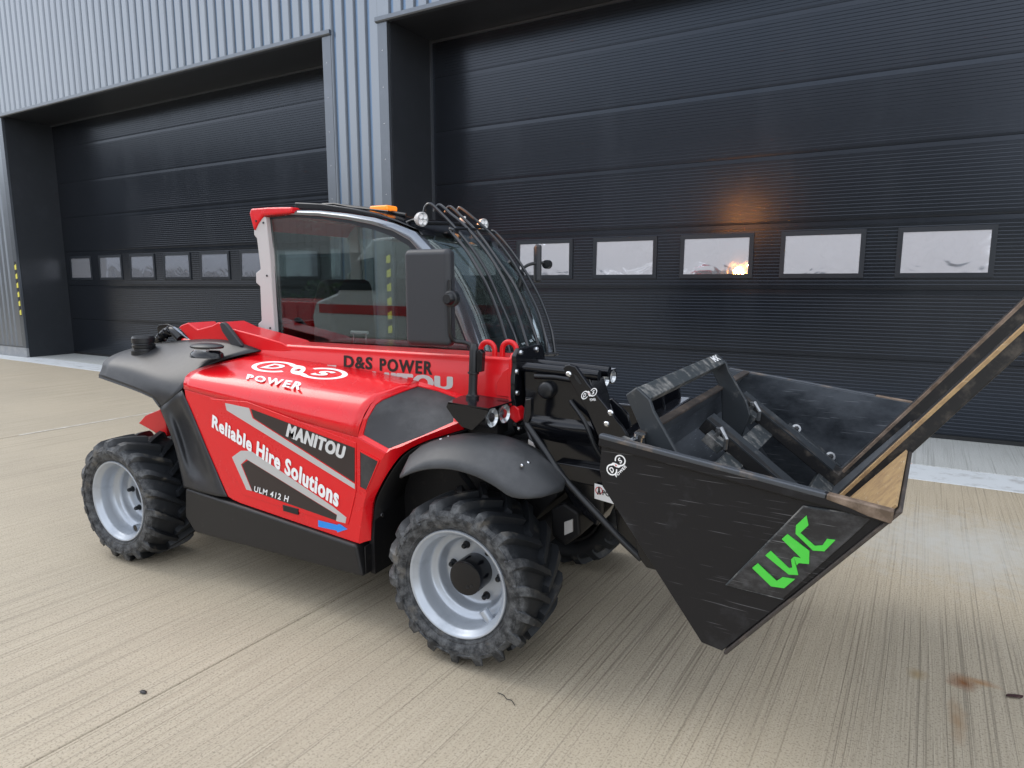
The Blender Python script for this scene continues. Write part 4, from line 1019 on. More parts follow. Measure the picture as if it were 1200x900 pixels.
# stone guard: bars bowed in front of the windscreen
longbars = [
 [(1.5780, 0.8600, 1.9740), (1.5900, 0.8600, 2.0050), (1.6230, 0.8600, 2.0150), (1.6880, 0.8600, 1.9640), (1.7740, 0.8600, 1.8850), (1.8820, 0.8600, 1.7690), (1.9770, 0.8600, 1.6360), (2.0590, 0.8600, 1.4730), (2.1280, 0.8600, 1.3320), (2.1490, 0.8600, 1.2510)],
 [(1.5560, 0.9900, 1.9910), (1.5680, 0.9900, 2.0130), (1.5970, 0.9900, 2.0230), (1.6660, 0.9900, 1.9720), (1.7550, 0.9900, 1.9050), (1.8910, 0.9900, 1.7640), (2.0000, 0.9900, 1.6050), (2.0720, 0.9900, 1.4480), (2.1320, 0.9900, 1.2810), (2.1410, 0.9900, 1.2290)],
 [(1.5440, 1.1200, 1.9980), (1.5560, 1.1200, 2.0210), (1.5830, 1.1200, 2.0260), (1.6490, 1.1200, 1.9730), (1.7660, 1.1200, 1.8700), (1.8930, 1.1200, 1.7140), (1.9930, 1.1200, 1.5830), (2.0670, 1.1200, 1.4430), (2.1290, 1.1200, 1.2910), (2.1410, 1.1200, 1.2090)],
 [(1.5430, 1.2500, 2.0100), (1.5490, 1.2500, 2.0270), (1.5690, 1.2500, 2.0330), (1.6630, 1.2500, 1.9660), (1.7960, 1.2500, 1.8540), (1.9130, 1.2500, 1.7170), (2.0020, 1.2500, 1.5710), (2.0780, 1.2500, 1.4270), (2.1230, 1.2500, 1.2710), (2.1310, 1.2500, 1.1920)],
]
shortbars = [ [(1.8300, 0.7600, 1.8650), (1.8100, 0.7600, 1.8720), (1.8150, 0.7600, 1.8570), (1.9180, 0.7600, 1.7450), (2.0220, 0.7600, 1.5850), (2.0900, 0.7600, 1.4370), (2.1400, 0.7600, 1.2890), (2.1500, 0.7600, 1.2510)],
 [(1.6880, 1.3800, 1.8950), (1.7240, 1.3800, 1.8990), (1.8310, 1.3800, 1.7910), (1.9370, 1.3800, 1.6510), (2.0280, 1.3800, 1.5010), (2.0940, 1.3800, 1.3400), (2.1210, 1.3800, 1.2010), (2.1240, 1.3800, 1.1760)]]
for pts in longbars: shift(MB().tube(spline(pts, 5), .0088, 8).build('guard_bar', 'bar', tele, smooth=True))
for pts in shortbars: shift(MB().tube(spline(pts, 5), .0088, 8).build('guard_bar', 'bar', tele, smooth=True))
shift(MB().tube([(2.1470, 0.7200, 1.2590), (2.1310, 1.0200, 1.2160), (2.1200, 1.4200, 1.1840)], .010, 8).build('guard_rail', 'satin', tele))
shift(MB().tube([(1.8150, 0.7600, 1.8710), (1.7570, 1.0500, 1.8950), (1.7120, 1.3800, 1.8990)], .007, 8).build('guard_rail', 'satin', tele))
shift(MB().tube([(1.8640, 1.3000, 1.7240), (1.9070, 1.3800, 1.6460), (1.8830, 1.3600, 1.5560)], .016, 8).build('mirror_bracket', 'satin', tele))
# seat, steering column and far side of the interior
shift(MB().prism_xz([(.72,1.12),(.80,1.12),(.90,1.22),(.88,1.55),(.86,1.62),(.79,1.62),(.74,1.5)], .86, 1.28).build('seat_back', 'seat', tele, bevel=.04, bseg=3))
shift(MB().prism_xz([(.80,1.05),(1.30,1.05),(1.32,1.14),(.80,1.16)], .86, 1.28).build('seat_cushion', 'seat', tele, bevel=.03))
shift(MB().tube([(.92,.80,1.18),(1.0,.80,1.20),(1.16,.80,1.10)], .03, 10).build('armrest', 'gloss', tele))
shift(MB().tube([(1.72,1.05,1.05),(1.58,1.05,1.32)], .03, 10).build('steering_column', 'interior', tele))
b = MB(); b.tube([(1.57 + .17*math.cos(t)*.55, 1.05 + .17*math.sin(t), 1.34 + .17*math.cos(t)*.62) for t in [2*PI*k/28 for k in range(29)]], .013, 8, False)
shift(b.build('steering_wheel', 'gloss', tele, smooth=True))
shift(MB().prism_xz([(1.60,1.05),(1.98,1.05),(1.98,1.20),(1.78,1.28),(1.62,1.18)], .74, 1.40).build('dashboard', 'interior', tele, bevel=.02))
hd = shift(MB().tube([(1.1560, 0.7400, 1.2140), (1.1610, 0.7400, 1.3160)], .004, 6).tube([(1.2490, 0.7400, 1.2180), (1.2530, 0.7400, 1.3190)], .004, 6).build('grab_handle', 'chrome', tele))
shift(MB().tube([(1.1480, 0.7400, 1.3230), (1.2650, 0.7400, 1.3240)], .010, 8).build('grip', 'pillar', hd))
# mirrors
def mirror(x0, x1, z0, z1, y0, y1, nm='mirror'):
    return shift(MB().box((x0,y0,z0), (x1,y1,z1)).build(nm, 'mirror', tele, bevel=.028, bseg=5))
mi = mirror(1.822, 2.070, 1.315, 1.752, .335, .405)
shift(MB().lathe([(0,-.026),(.020,-.026),(.026,-.018),(.028,.0),(.036,.004),(.036,.03)], (2.0840, 0.3200, 1.5320), (0,1,0), 20).build('mirror_joint', 'satin', mi, smooth=True, angle=40))
shift(MB().tube(spline([(2.0760, 0.3350, 1.6140), (2.0750, 0.3350, 1.5320), (2.0750, 0.3350, 1.4340), (2.0730, 0.3400, 1.3760), (2.0830, 0.3600, 1.3420), (2.1150, 0.3800, 1.3360), (2.1410, 0.3900, 1.3250), (2.1580, 0.3900, 1.2950), (2.1580, 0.3900, 1.2640)], 5), .0095, 10).build('mirror_arm', 'satin', mi, smooth=True))
post0 = Vector((2.1860, 0.3400, 1.1090)); 
shift(MB().lathe([(.030,-.02),(.030,-.006),(.022,.0),(.020,.02),(.020,.09),(.026,.092),(.026,.10),(.021,.102),(.021,.20),(.016,.222),(.010,.228)], post0, (.02,.05,1), 20).build('mirror_post', 'satin', tele, smooth=True, angle=40))
shift(MB().prism_xz([(post0.x+.026,post0.z+.10),(post0.x+.052,post0.z+.105),(post0.x+.058,post0.z+.19),(post0.x+.04,post0.z+.205),(post0.x+.026,post0.z+.19)], .33, .36).build('post_clamp', 'gloss', tele, bevel=.004))
shift(MB().tube(spline([(2.0440, 1.4200, 1.5910), (1.8930, 1.4200, 1.5560), (1.8720, 1.4500, 1.6670), (1.8810, 1.5000, 1.7030), (1.9140, 1.5500, 1.7170), (1.9600, 1.6000, 1.7200)][1:], 5), .010, 8).build('mirror_arm', 'satin', tele, smooth=True))
shift(MB().lathe([(0,-.02),(.026,-.018),(.028,.02),(0,.022)], (1.9660, 1.6000, 1.7100), (0,1,0), 16).build('mirror_joint', 'satin', tele, smooth=True))
q = Vector((1.8920, 1.6200, 1.7160))
b = MB().box((-.022,-.085,-.115), (.022,.085,.115)); rotm = Matrix.Rotation(math.radians(28), 3, 'Z'); b.v = [tuple(rotm @ Vector(v) + q) for v in b.v]
shift(b.build('mirror', 'mirror', tele, bevel=.018, bseg=4))

# ============================================================ boom
BYN, BYF = .42, .62
boom = shift(MB().prism_yz([(BYN,1.075),(BYN,1.225),(BYN+.006,1.235),(BYN+.006,1.262),(BYN+.016,1.272),(BYF-.016,1.272),(BYF,1.262),(BYF,1.075),(BYF-.02,1.06),(BYN+.02,1.06)], .10, 2.335).build('boom', 'cast_red', tele, bevel=.004))
shift(MB().prism_xz([(0.0860, 1.3350), (0.1110, 1.3510), (0.1750, 1.3680), (0.2540, 1.3300), (0.3890, 1.3590), (0.4340, 1.3780), (0.5440, 1.3450), (0.7460, 1.3140), (0.9380, 1.2810), (1.0290, 1.2370), (0.7370, 1.2090), (0.2070, 1.2480)], .425, .615).build('boom_heel', 'cast_red', tele, bevel=.008))
for yy in (.414, .620):
    shift(MB().prism_xz([(2.3000, 1.2070), (2.3250, 1.2250), (2.3600, 1.2290), (2.3600, 1.0950), (2.2690, 1.0990), (2.2690, 1.1580)], yy - .004, yy + .006).build('wear_pad_boss', 'cast_red', tele, bevel=.003))
shift(MB().box((2.20,.416,1.057), (2.335,.424,1.066)).build('boom_seam', 'cast_red', tele))
for q in ((2.1910, 0.4700, 1.2850), (2.3030, 0.4700, 1.2900)):
    b = MB(); qv = Vector(q)
    pts = [qv + Vector((-.036,0,-.035))] + [qv + Vector((.036*math.cos(t), 0, .012 + .036*math.sin(t))) for t in [PI - PI*k/12 for k in range(13)]] + [qv + Vector((.036,0,-.035))]
    shift(b.tube(pts, .0125, 10).build('lifting_eye', 'cast_red', tele, smooth=True))
shift(lettering('boom_lettering', 'D&S', ((1.3730, 0.4200, 1.2360), (1.3690, 0.4200, 1.1720), (1.5600, 0.4200, 1.2350), (1.5550, 0.4200, 1.1710)), 'black_print', tele, (0,-.0015,0), bold=.02, heavy=.025, spacing=1.15))
shift(lettering('boom_lettering', 'POWER', ((1.6030, 0.4200, 1.2330), (1.6010, 0.4200, 1.1690), (1.9210, 0.4200, 1.2340), (1.9170, 0.4200, 1.1680)), 'black_print', tele, (0,-.0015,0), bold=.02, heavy=.025, spacing=1.2))
shift(lettering('boom_maker_lettering', 'MANITOU', ((1.3290, 0.4200, 1.1630), (1.3230, 0.4200, 1.0470), (2.0320, 0.4200, 1.1680), (2.0310, 0.4200, 1.1070)), 'decal_silver', tele, (0,-.0012,0), bold=.02, heavy=.05, spacing=1.08))
shift(MB().prism_xz([(1.2700, 1.1810), (1.3300, 1.1820), (1.3300, 1.1700), (1.2810, 1.1690)], .405, .409).build('hood_clip', 'pillar', tele))
# rear pivot hardware
br = shift(MB().prism_xz([(-0.1490, 1.3310), (-0.1310, 1.3450), (-0.0490, 1.3520), (0.2680, 1.2710), (0.2210, 1.2570), (-0.0510, 1.3290), (-0.1010, 1.3170), (-0.1170, 1.2590), (-0.1500, 1.2570)], .45, .47).build('rear_bracket', 'gloss', tele, bevel=.003))
shift(MB().tube(spline([(-0.1990, 0.4700, 1.2320), (-0.1390, 0.4600, 1.2620), (-0.0630, 0.4500, 1.3030), (0.0160, 0.4400, 1.3110), (0.0820, 0.4400, 1.2670)], 5), .026, 12).build('hydraulic_hose', 'satin', br, smooth=True))
for q in ((-0.1000, 0.4450, 1.2700), (-0.0410, 0.4400, 1.2990), (0.0010, 0.4400, 1.3160)):
    shift(MB().lathe([(.027,-.008),(.034,-.006),(.034,.006),(.027,.008)], q, (.7,0,.7), 16).build('hose_collar', 'gloss', br, smooth=True))
shift(MB().tube([(0.0270, 0.4400, 1.3320), (0.1590, 0.4400, 1.2650)], .008, 8).build('gas_strut', 'steel_frame', br))
pd = shift(MB().prism_xz([(0.4840, 1.3690), (0.4990, 1.3800), (0.5200, 1.3800), (0.5400, 1.3680), (0.6610, 1.2530), (0.5840, 1.2400), (0.5010, 1.3290)], .395, .420).build('boom_flap', 'mirror', tele, bevel=.006, bseg=3))

# ---- boom nose, flange with bolts
fl = shift(MB().prism_yz([(.385,1.10),(.385,1.19),(.40,1.24),(.395,1.285),(.43,1.315),(.66,1.315),(.70,1.27),(.70,1.0),(.66,.92),(.44,.92),(.40,.97),(.41,1.04)], 2.352, 2.375).build('nose_flange', 'gloss', tele, bevel=.005))
shift(MB().prism_yz([(.40,1.06),(.40,1.27),(.43,1.295),(.64,1.295),(.67,1.26),(.67,1.03)], 2.334, 2.3515).build('boom_flange', 'cast_red', tele, bevel=.005))
shift(MB().prism_xz([(2.3360, 1.0500), (2.3620, 1.0680), (2.3870, 1.0470), (2.3960, 1.0010), (2.3700, 0.9830), (2.3400, 1.0040)], .40, .46).build('boom_end_block', 'cast_red', tele, bevel=.006))
for (yy, zz) in ((.400,1.215),(.44,1.295),(.60,1.295),(.425,.955),(.405,1.12)):
    shift(MB().lathe([(.013,0),(.012,.008),(.007,.011),(0,.011)], (2.375, yy, zz), (1,0,0), 12).build('flange_bolt', 'chrome', fl, smooth=True))
nose = [(2.3840, 1.2290), (2.5890, 1.2300), (2.6990, 1.2220), (2.7390, 1.1080), (2.7660, 0.9260), (2.7800, 0.6260), (2.7500, 0.5520), (2.6380, 0.6190), (2.5460, 0.7610), (2.4520, 0.9220), (2.3970, 1.0020)]
ns = shift(MB().prism_xz(nose, .44, .60).build('boom_nose', 'gloss', tele, bevel=.012, bseg=3))
shift(MB().tube([(2.36,.455,1.232),(2.62,.455,1.222),(2.74,.455,1.215)], .024, 14).build('nose_tube', 'gloss', ns, smooth=True))
shift(MB().tube([(2.36,.585,1.232),(2.62,.585,1.222),(2.74,.585,1.215)], .024, 14).build('nose_tube', 'gloss', ns, smooth=True))
shift(MB().tube([(2.4510, 0.4320, 1.1960), (2.5450, 0.4320, 1.1980), (2.6480, 0.4320, 1.1900)], .012, 10).build('weld_bead', 'gloss', ns, smooth=True))
shift(MB().lathe([(0,-.028),(.026,-.028),(.034,-.024),(.038,-.014),(.038,.02)], (2.5100, 0.4300, 1.1400), (0,1,0), 24).build('pin_cap', 'satin', ns, smooth=True, angle=45))
# stepped lower face of the nose
shift(MB().grid([[(2.4180, 0.4400, 1.0230), (2.5630, 0.4400, 1.0180), (2.7100, 0.4400, 1.0170)], [(2.4310, 0.4150, 1.0020), (2.5770, 0.4100, 0.9870), (2.7370, 0.4100, 0.9920)], [(2.4450, 0.4200, 0.9520), (2.5730, 0.4200, 0.9390), (2.7500, 0.4200, 0.9510)], [(2.4520, 0.4400, 0.9220), (2.5650, 0.4400, 0.9030), (2.7510, 0.4400, 0.9100)]]).build('nose_step', 'gloss', ns, smooth='all', subsurf=2))
shift(MB().prism_xz([(2.5630, 0.8320), (2.7210, 0.8300), (2.7860, 0.8270), (2.7880, 0.7490), (2.7230, 0.7510), (2.6360, 0.7580)], .39, .44).build('cross_plate', 'gloss', ns, bevel=.006))
# quick-hitch frame across the machine behind the bucket
shift(MB().box((2.80,.50,.62), (2.88,1.36,.72)).build('hitch_crossbar', 'gloss', tele, bevel=.008))
shift(MB().box((2.86,.30,.93), (2.93,1.34,1.0)).build('hitch_crossbar', 'gloss', tele, bevel=.008))
for yy in (.56,.95,1.26):
    shift(MB().prism_xz([(2.80,.50),(2.93,.40),(2.98,.44),(2.94,.66),(2.90,.95),(2.88,1.08),(2.78,1.08),(2.76,.8)], yy, yy + .03).build('hitch_plate', 'gloss', tele, bevel=.006))
shift(MB().prism_xz([(3.0180, 0.6910), (3.0530, 0.6300), (3.1110, 0.5480), (3.0880, 0.5400), (3.0520, 0.5430), (3.0180, 0.5830), (3.0060, 0.6480)], .15, .185).build('hitch_hook', 'gloss', tele, bevel=.008))
sg = shift(MB().prism_xz([(2.7590, 0.7690), (2.8290, 0.7610), (2.8450, 0.6930), (2.7600, 0.7040)], .372, .376).build('warning_sign', 'white_print', tele))
b = MB().lathe([(.013,0),(.0165,0)], (2.7800, 0.3700, 0.7420), (0,1,0), 20); shift(b.build('no_entry_ring', 'red_print', sg))
shift(MB().prism_xz([(2.7760, 0.7580), (2.7830, 0.7590), (2.7840, 0.7420), (2.7900, 0.7260), (2.7830, 0.7250), (2.7800, 0.7360), (2.7770, 0.7240), (2.7710, 0.7240), (2.7760, 0.7410)], .3698, .3705).build('standing_figure', 'black_print', sg))
shift(lettering('sign_lettering', 'PO', ((2.7950, 0.3700, 0.7480), (2.7960, 0.3700, 0.7250), (2.8290, 0.3700, 0.7420), (2.8290, 0.3700, 0.7210)), 'black_print', sg, (0,0,0), bold=.03))
# bent grab rod down the side of the nose
shift(MB().tube(spline([(2.4700, 0.3300, 1.1180), (2.4660, 0.3300, 1.0730), (2.4600, 0.3300, 1.0130), (2.4820, 0.3200, 0.9840), (2.5720, 0.2900, 0.9000), (2.6640, 0.2600, 0.8100), (2.8300, 0.2200, 0.6940), (2.9470, 0.1900, 0.6160), (3.0290, 0.1700, 0.5670)], 4), .014, 10).build('side_rod', 'satin', tele, smooth=True))
shift(MB().prism_xz([(2.4610, 1.1110), (2.4890, 1.1190), (2.4890, 1.0470), (2.4730, 1.0090), (2.4570, 1.0150)], .315, .345).build('rod_bracket', 'gloss', tele, bevel=.004))
shift(MB().prism_xz([(2.4420, 0.9210), (2.4630, 0.9080), (2.4840, 0.8680), (2.4720, 0.8470), (2.4430, 0.8630)], .385, .39).build('reflector_tab', 'pillar', tele))
# big link plate with the emblem
lk = [(2.6450, 1.2600), (2.6560, 1.2730), (2.6750, 1.2760), (2.7010, 1.2700), (2.7530, 1.2050), (2.8340, 1.1180), (2.9030, 1.0420), (2.9430, 0.9770), (2.8680, 0.9160), (2.8160, 0.9630), (2.7550, 1.0900)]
lkp = shift(MB().prism_xz(lk, .285, .31).build('link_plate', 'gloss', tele, bevel=.005))

for (px_, py_) in ((0, 0),):
    for q in ((2.6730, 0.2840, 1.2380), (2.8530, 0.2840, 1.0960), (2.8380, 0.2840, 1.0490)):
        shift(MB().lathe([(.012,.004),(.012,-.004),(.007,-.008),(0,-.008)], q, (0,1,0), 10).build('link_bolt', 'chrome', lkp))
shift(MB().prism_xz([(2.6930, 1.2410), (2.7060, 1.2350), (2.7300, 1.2030), (2.7230, 1.1990), (2.7040, 1.2170)], .2835, .2842).build('slot', 'seam', lkp))
ec = Vector((2.7620, 0.2830, 1.1650)); er = (Vector((2.7770, 0.2830, 1.1710)) - ec)*.9; eu = Vector((-.12*er.length*4, 0, 1)).normalized()*er.length*1.0
def mp_link(a, c_, top=0):
    q = ec + er*a*1.25 + eu*c_*1.25 + Vector((0, -.0005*top, 0)); return tuple(q - base)
emblem('link_emblem', mp_link, tele)
shift(lettering('link_lettering', 'POWER', ((2.7650, 0.2830, 1.1460), (2.7670, 0.2830, 1.1350), (2.7900, 0.2830, 1.1490), (2.7920, 0.2830, 1.1390)), 'white_print', tele, (0,0,0), bold=.03))
# second, narrower plate with slot
shift(MB().prism_xz([(2.8200, 1.1350), (2.8340, 1.1410), (2.9000, 1.0860), (2.9160, 1.0310), (2.8910, 1.0080), (2.8500, 1.0670)], .35, .37).build('tilt_plate', 'gloss', tele, bevel=.004))
# tilt cylinder between nose and hitch
shift(MB().tube([(2.62,.53,1.10),(2.86,.53,.90)], .035, 16).build('tilt_cylinder', 'gloss', tele, smooth=True))

# hydraulic hoses between the nose and the axle
for k, (a_, b_, c_) in enumerate(((.50,.0,.02), (.53,.03,-.02), (.56,.05,.03))):
    shift(MB().tube(spline([(2.40, a_ - .06, .98), (2.47 + b_, a_ - .10, .84), (2.44 + c_, a_ - .12, .70), (2.36, a_ - .05, .60)], 6), .011, 8).build('hydraulic_hose', 'satin', tele, smooth=True))
shift(MB().tube(spline([(2.62,.43,1.10), (2.70,.40,1.02), (2.76,.40,.90), (2.84,.44,.80)], 6), .010, 8).build('hydraulic_hose', 'satin', tele, smooth=True))
# ---- headlamp boxes on both sides of the nose
def lamp_box(mir):
    y = (lambda v: v) if not mir else (lambda v: 1.62 - v)
    dx = 0 if not mir else .14; dz = 0 if not mir else .075
    def V(q): return (q[0] + dx, y(q[1]), q[2] + dz)
    n = [V((2.1460, 0.2000, 1.0930)), V((2.1110, 0.3600, 1.1040)), V((2.1560, 0.4200, 1.1030)), V((2.3600, 0.4200, 1.0800)), V((2.3470, 0.2000, 1.0740))]
    n = [(p[0], p[1], n[0][2] - .01*(i > 2)) for i, p in enumerate(n)]
    bx = shift(MB().hexa(n, [(p[0], p[1], p[2]-.006) for p in n]).build('lamp_hood', 'gloss', tele))
    sd_ = [V((2.1460, 0.2000, 1.0910)), V((2.3470, 0.2000, 1.0720)), V((2.3240, 0.2000, 1.0350)), V((2.2650, 0.2000, 0.9810)), V((2.2140, 0.2000, 0.9910)), V((2.1710, 0.2000, 1.0280)), V((2.1370, 0.2000, 1.0700))]
    yy = y(.20); s_ = -1 if not mir else 1
    shift(MB().hexa([(p[0], yy, p[2]) for p in sd_], [(p[0], yy - s_*.005, p[2]) for p in sd_]).build('lamp_hood_side', 'gloss', bx))
    for k, yc in enumerate((.262, .362)):
        c_ = Vector((n[4][0] - .028 + k*.006 , y(yc), n[0][2] - .062))
        hs = shift(MB().lathe([(0,-.06),(.035,-.055),(.046,-.02),(.048,.012),(.043,.016)], c_, (1,-.15*(1 if not mir else -1),0), 28).build('headlamp', 'satin', bx, smooth=True, angle=50))
        shift(MB().lathe([(.042,.012),(.038,.006),(.030,-.006),(0,-.012)], c_, (1,-.15*(1 if not mir else -1),0), 28).build('lamp_lens', 'lens', bx, smooth=True))
        shift(MB().lathe([(.022,.004),(.020,.010),(0,.012)], c_, (1,-.15*(1 if not mir else -1),0), 20).build('lamp_bulb_cap', 'chrome', bx, smooth=True))
    return bx
lamp_box(False)
# the left-hand lamp box, seen beyond the link plate
r2 = [(2.2910, 1.1600, 1.1450), (2.2940, 1.3000, 1.1730), (2.5260, 1.3000, 1.1380), (2.5130, 1.1600, 1.1220)]
zt = r2[0][2]
lb = shift(MB().hexa([(p[0], p[1], zt - .01*(i > 1)) for i, p in enumerate(r2)], [(p[0], p[1], zt - .007 - .01*(i > 1)) for i, p in enumerate(r2)]).build('lamp_hood', 'gloss', tele))
shift(MB().prism_xz([(2.2910, 1.1400), (2.5130, 1.1170), (2.4800, 1.0830), (2.4420, 1.0520), (2.3920, 1.0860)], 1.158, 1.163).build('lamp_hood_side', 'gloss', lb))
for q in ((2.4940, 1.2000, 1.0830), (2.5080, 1.2700, 1.0940)):
    hs = shift(MB().lathe([(0,-.05),(.03,-.045),(.038,-.01),(.040,.012),(.036,.016)], q, (1,-.2,0), 24).build('headlamp', 'satin', lb, smooth=True))
    shift(MB().lathe([(.035,.012),(.025,-.004),(0,-.010)], q, (1,-.2,0), 24).build('lamp_lens', 'lens', lb, smooth=True))
shift(MB().box((2.15,.36,.93), (2.30,.46,1.05)).build('lamp_mount', 'under', tele))

# ============================================================ bucket (its own axes: across, forward, up)
BO = Vector((2.9600, -0.1000, 1.0960))
BL = Vector((0.0830, 0.9961, 0.0287))
BF = Vector((0.9899, -0.0790, -0.1180))
BU = Vector((0.1152, -0.0382, 0.9926))
def bf(s, t, u): return BO + BL*s + BF*t + BU*u
def bprism(poly, s0, s1):      # poly in (t, u), thick from s0 to s1
    return MB().hexa([bf(s0, p[0], p[1]) for p in poly], [bf(s1, p[0], p[1]) for p in poly])
W = 1.616
side = [(.0,-.002),(.863,-.002),(.872,-.006),(.498,-.604),(.431,-.603),(.022,-.178),(.004,-.12)]
bucket = shift(MB().grid([[bf(s_, t_, u_) for (t_, u_) in ((.088,-.004),(.040,-.09),(.035,-.19),(.30,-.46),(.435,-.585),(.47,-.597),(.502,-.590),(.60,-.43),(.869,-.002))] for s_ in (.012, W-.012)]).build('bucket', 'scratched', tele, solid=.012))
bucket['label'] = 'black loading bucket tipped forward on the front of the machine'
sp1 = shift(bprism(side, 0.0, .012).build('side_plate', 'bucket', bucket, bevel=.002))
sp2 = shift(bprism(side, W-.012, W).build('side_plate', 'scratched', bucket, bevel=.002))
for s0, s1 in ((-.016, .010), (W-.010, W+.016)):
    shift(bprism([(-.006,-.036),(.868,-.036),(.868,.004),(-.006,.006)], s0, s1).build('rim_bar', 'bucket', bucket, bevel=.006, bseg=3))
    shift(bprism([(-.0065,-.010),(.70,-.013),(.70,.0045),(-.0065,.0065)], s0 - .0012, s1 + .0012).build('worn_highlight_edge', 'rim_edge', bucket, bevel=.005, bseg=3))  # worn strip; the rim's top highlight is also put into its lighter colour
    shift(bprism([(.7005,-.0132),(.76,-.020),(.81,-.030),(.8695,-.034),(.8695,.0046),(.7005,.0046)], s0 - .0014, s1 + .0014).build('rusty_edge', 'rust', bucket, bevel=.005, bseg=3))
shift(bprism([(.070,-.012),(.105,-.006),(.105,.006),(.074,.010)], .10, W-.013).build('back_rim', 'rust_dark', bucket, bevel=.003))
# cutting edge: thick plate that carries on the floor line past the side plates
shift(bprism([(.60,-.419),(.895,.053),(.884,.060),(.588,-.412)], .014, W-.014).build('cutting_edge', 'floor_rust', bucket, bevel=.003)) if False else None
shift(bprism([(.62,-.400),(.874,.010),(.868,.014),(.612,-.396)], .013, .64).build('worn_floor', 'floor_rust', bucket))
shift(bprism([(.503,-.602),(.880,.010),(.890,.005),(.513,-.609)], -.010, W+.010).build('cutting_edge', 'rust_dark', bucket, bevel=.004))
# stiffening plate below the rear corner
badge = shift(bprism([(0.6480, -0.0550), (0.8250, -0.0310), (0.6430, -0.3560), (0.4770, -0.3750)], -.0075, -.0005).build('badge_plate', 'badge', bucket, bevel=.003))
bw = [(0.6480, -0.0550), (0.8250, -0.0310), (0.6430, -0.3560), (0.4770, -0.3750)]
b = MB()
b.tube([bf(-.003, *p) for p in [bw[1], bw[0], bw[3], bw[2]]], .0035, 6); wb_ = shift(b.build('weld_bead', 'worn_top', bucket, smooth=True))
def green(poly): return shift(MB().hexa([bf(-.0078, p[0], p[1]) for p in poly], [bf(-.0115, p[0], p[1]) for p in poly]).build('green_letter', 'green_print', bucket))
def cp(l): return l
green([(0.5430, -0.2880), (0.5560, -0.2680), (0.6170, -0.3040), (0.6310, -0.2860), (0.6650, -0.2790), (0.6410, -0.3180), (0.6050, -0.3260)])
# W from convex strokes
def gmulti(polys):
    b = MB()
    for poly in polys: b.hexa([bf(-.0078, p[0], p[1]) for p in poly], [bf(-.0115, p[0], p[1]) for p in poly])
    return shift(b.build('green_letter', 'green_print', bucket))
gmulti([[(0.5730, -0.2350), (0.5850, -0.2160), (0.6430, -0.2520), (0.6460, -0.2710)], [(0.6460, -0.2710), (0.6430, -0.2520), (0.6520, -0.2470), (0.6710, -0.2630)],
        [(0.6520, -0.2470), (0.6440, -0.2230), (0.6500, -0.2120), (0.6710, -0.2630)], [(0.6500, -0.2120), (0.6700, -0.2090), (0.6930, -0.2190), (0.6660, -0.2260), (0.6620, -0.2350)],
        [(0.6090, -0.1690), (0.6210, -0.1490), (0.6870, -0.1800), (0.6930, -0.2190), (0.6700, -0.2090)]])
gmulti([[(0.6610, -0.0770), (0.6710, -0.1040), (0.6540, -0.1340), (0.6420, -0.1400), (0.6390, -0.1150)], [(0.6420, -0.1400), (0.6540, -0.1340), (0.6980, -0.1600), (0.6960, -0.1750)],
        [(0.6960, -0.1750), (0.6980, -0.1600), (0.7170, -0.1520), (0.7250, -0.1670)], [(0.7170, -0.1520), (0.7250, -0.1290), (0.7460, -0.1250), (0.7250, -0.1670)]])
# emblem and word near the rear top corner
d0 = Vector(bf(-.0012, *(0.0490, -0.1100))); s0_ = Vector(bf(-.0012, *(0.0740, -0.0700)))
e_c = (d0 + s0_)/2; e_u = (s0_ - d0)/2/1.08; e_v = -e_u.cross(BL).normalized()*e_u.length
if e_v.z < 0: e_v = -e_v
def mp_b(a, c_, top=0): return tuple(e_c + e_u*a + e_v*c_ - BL*.0004*top - base)
emblem('bucket_emblem', mp_b, bucket)
shift(lettering('bucket_lettering', 'POWER', tuple(bf(-.0012, *p) for p in [(0.0620, -0.1260), (0.0690, -0.1320), (0.0930, -0.0790), (0.1010, -0.0860)]), 'white_print', bucket, (0,0,0), bold=.03, spacing=1.1))

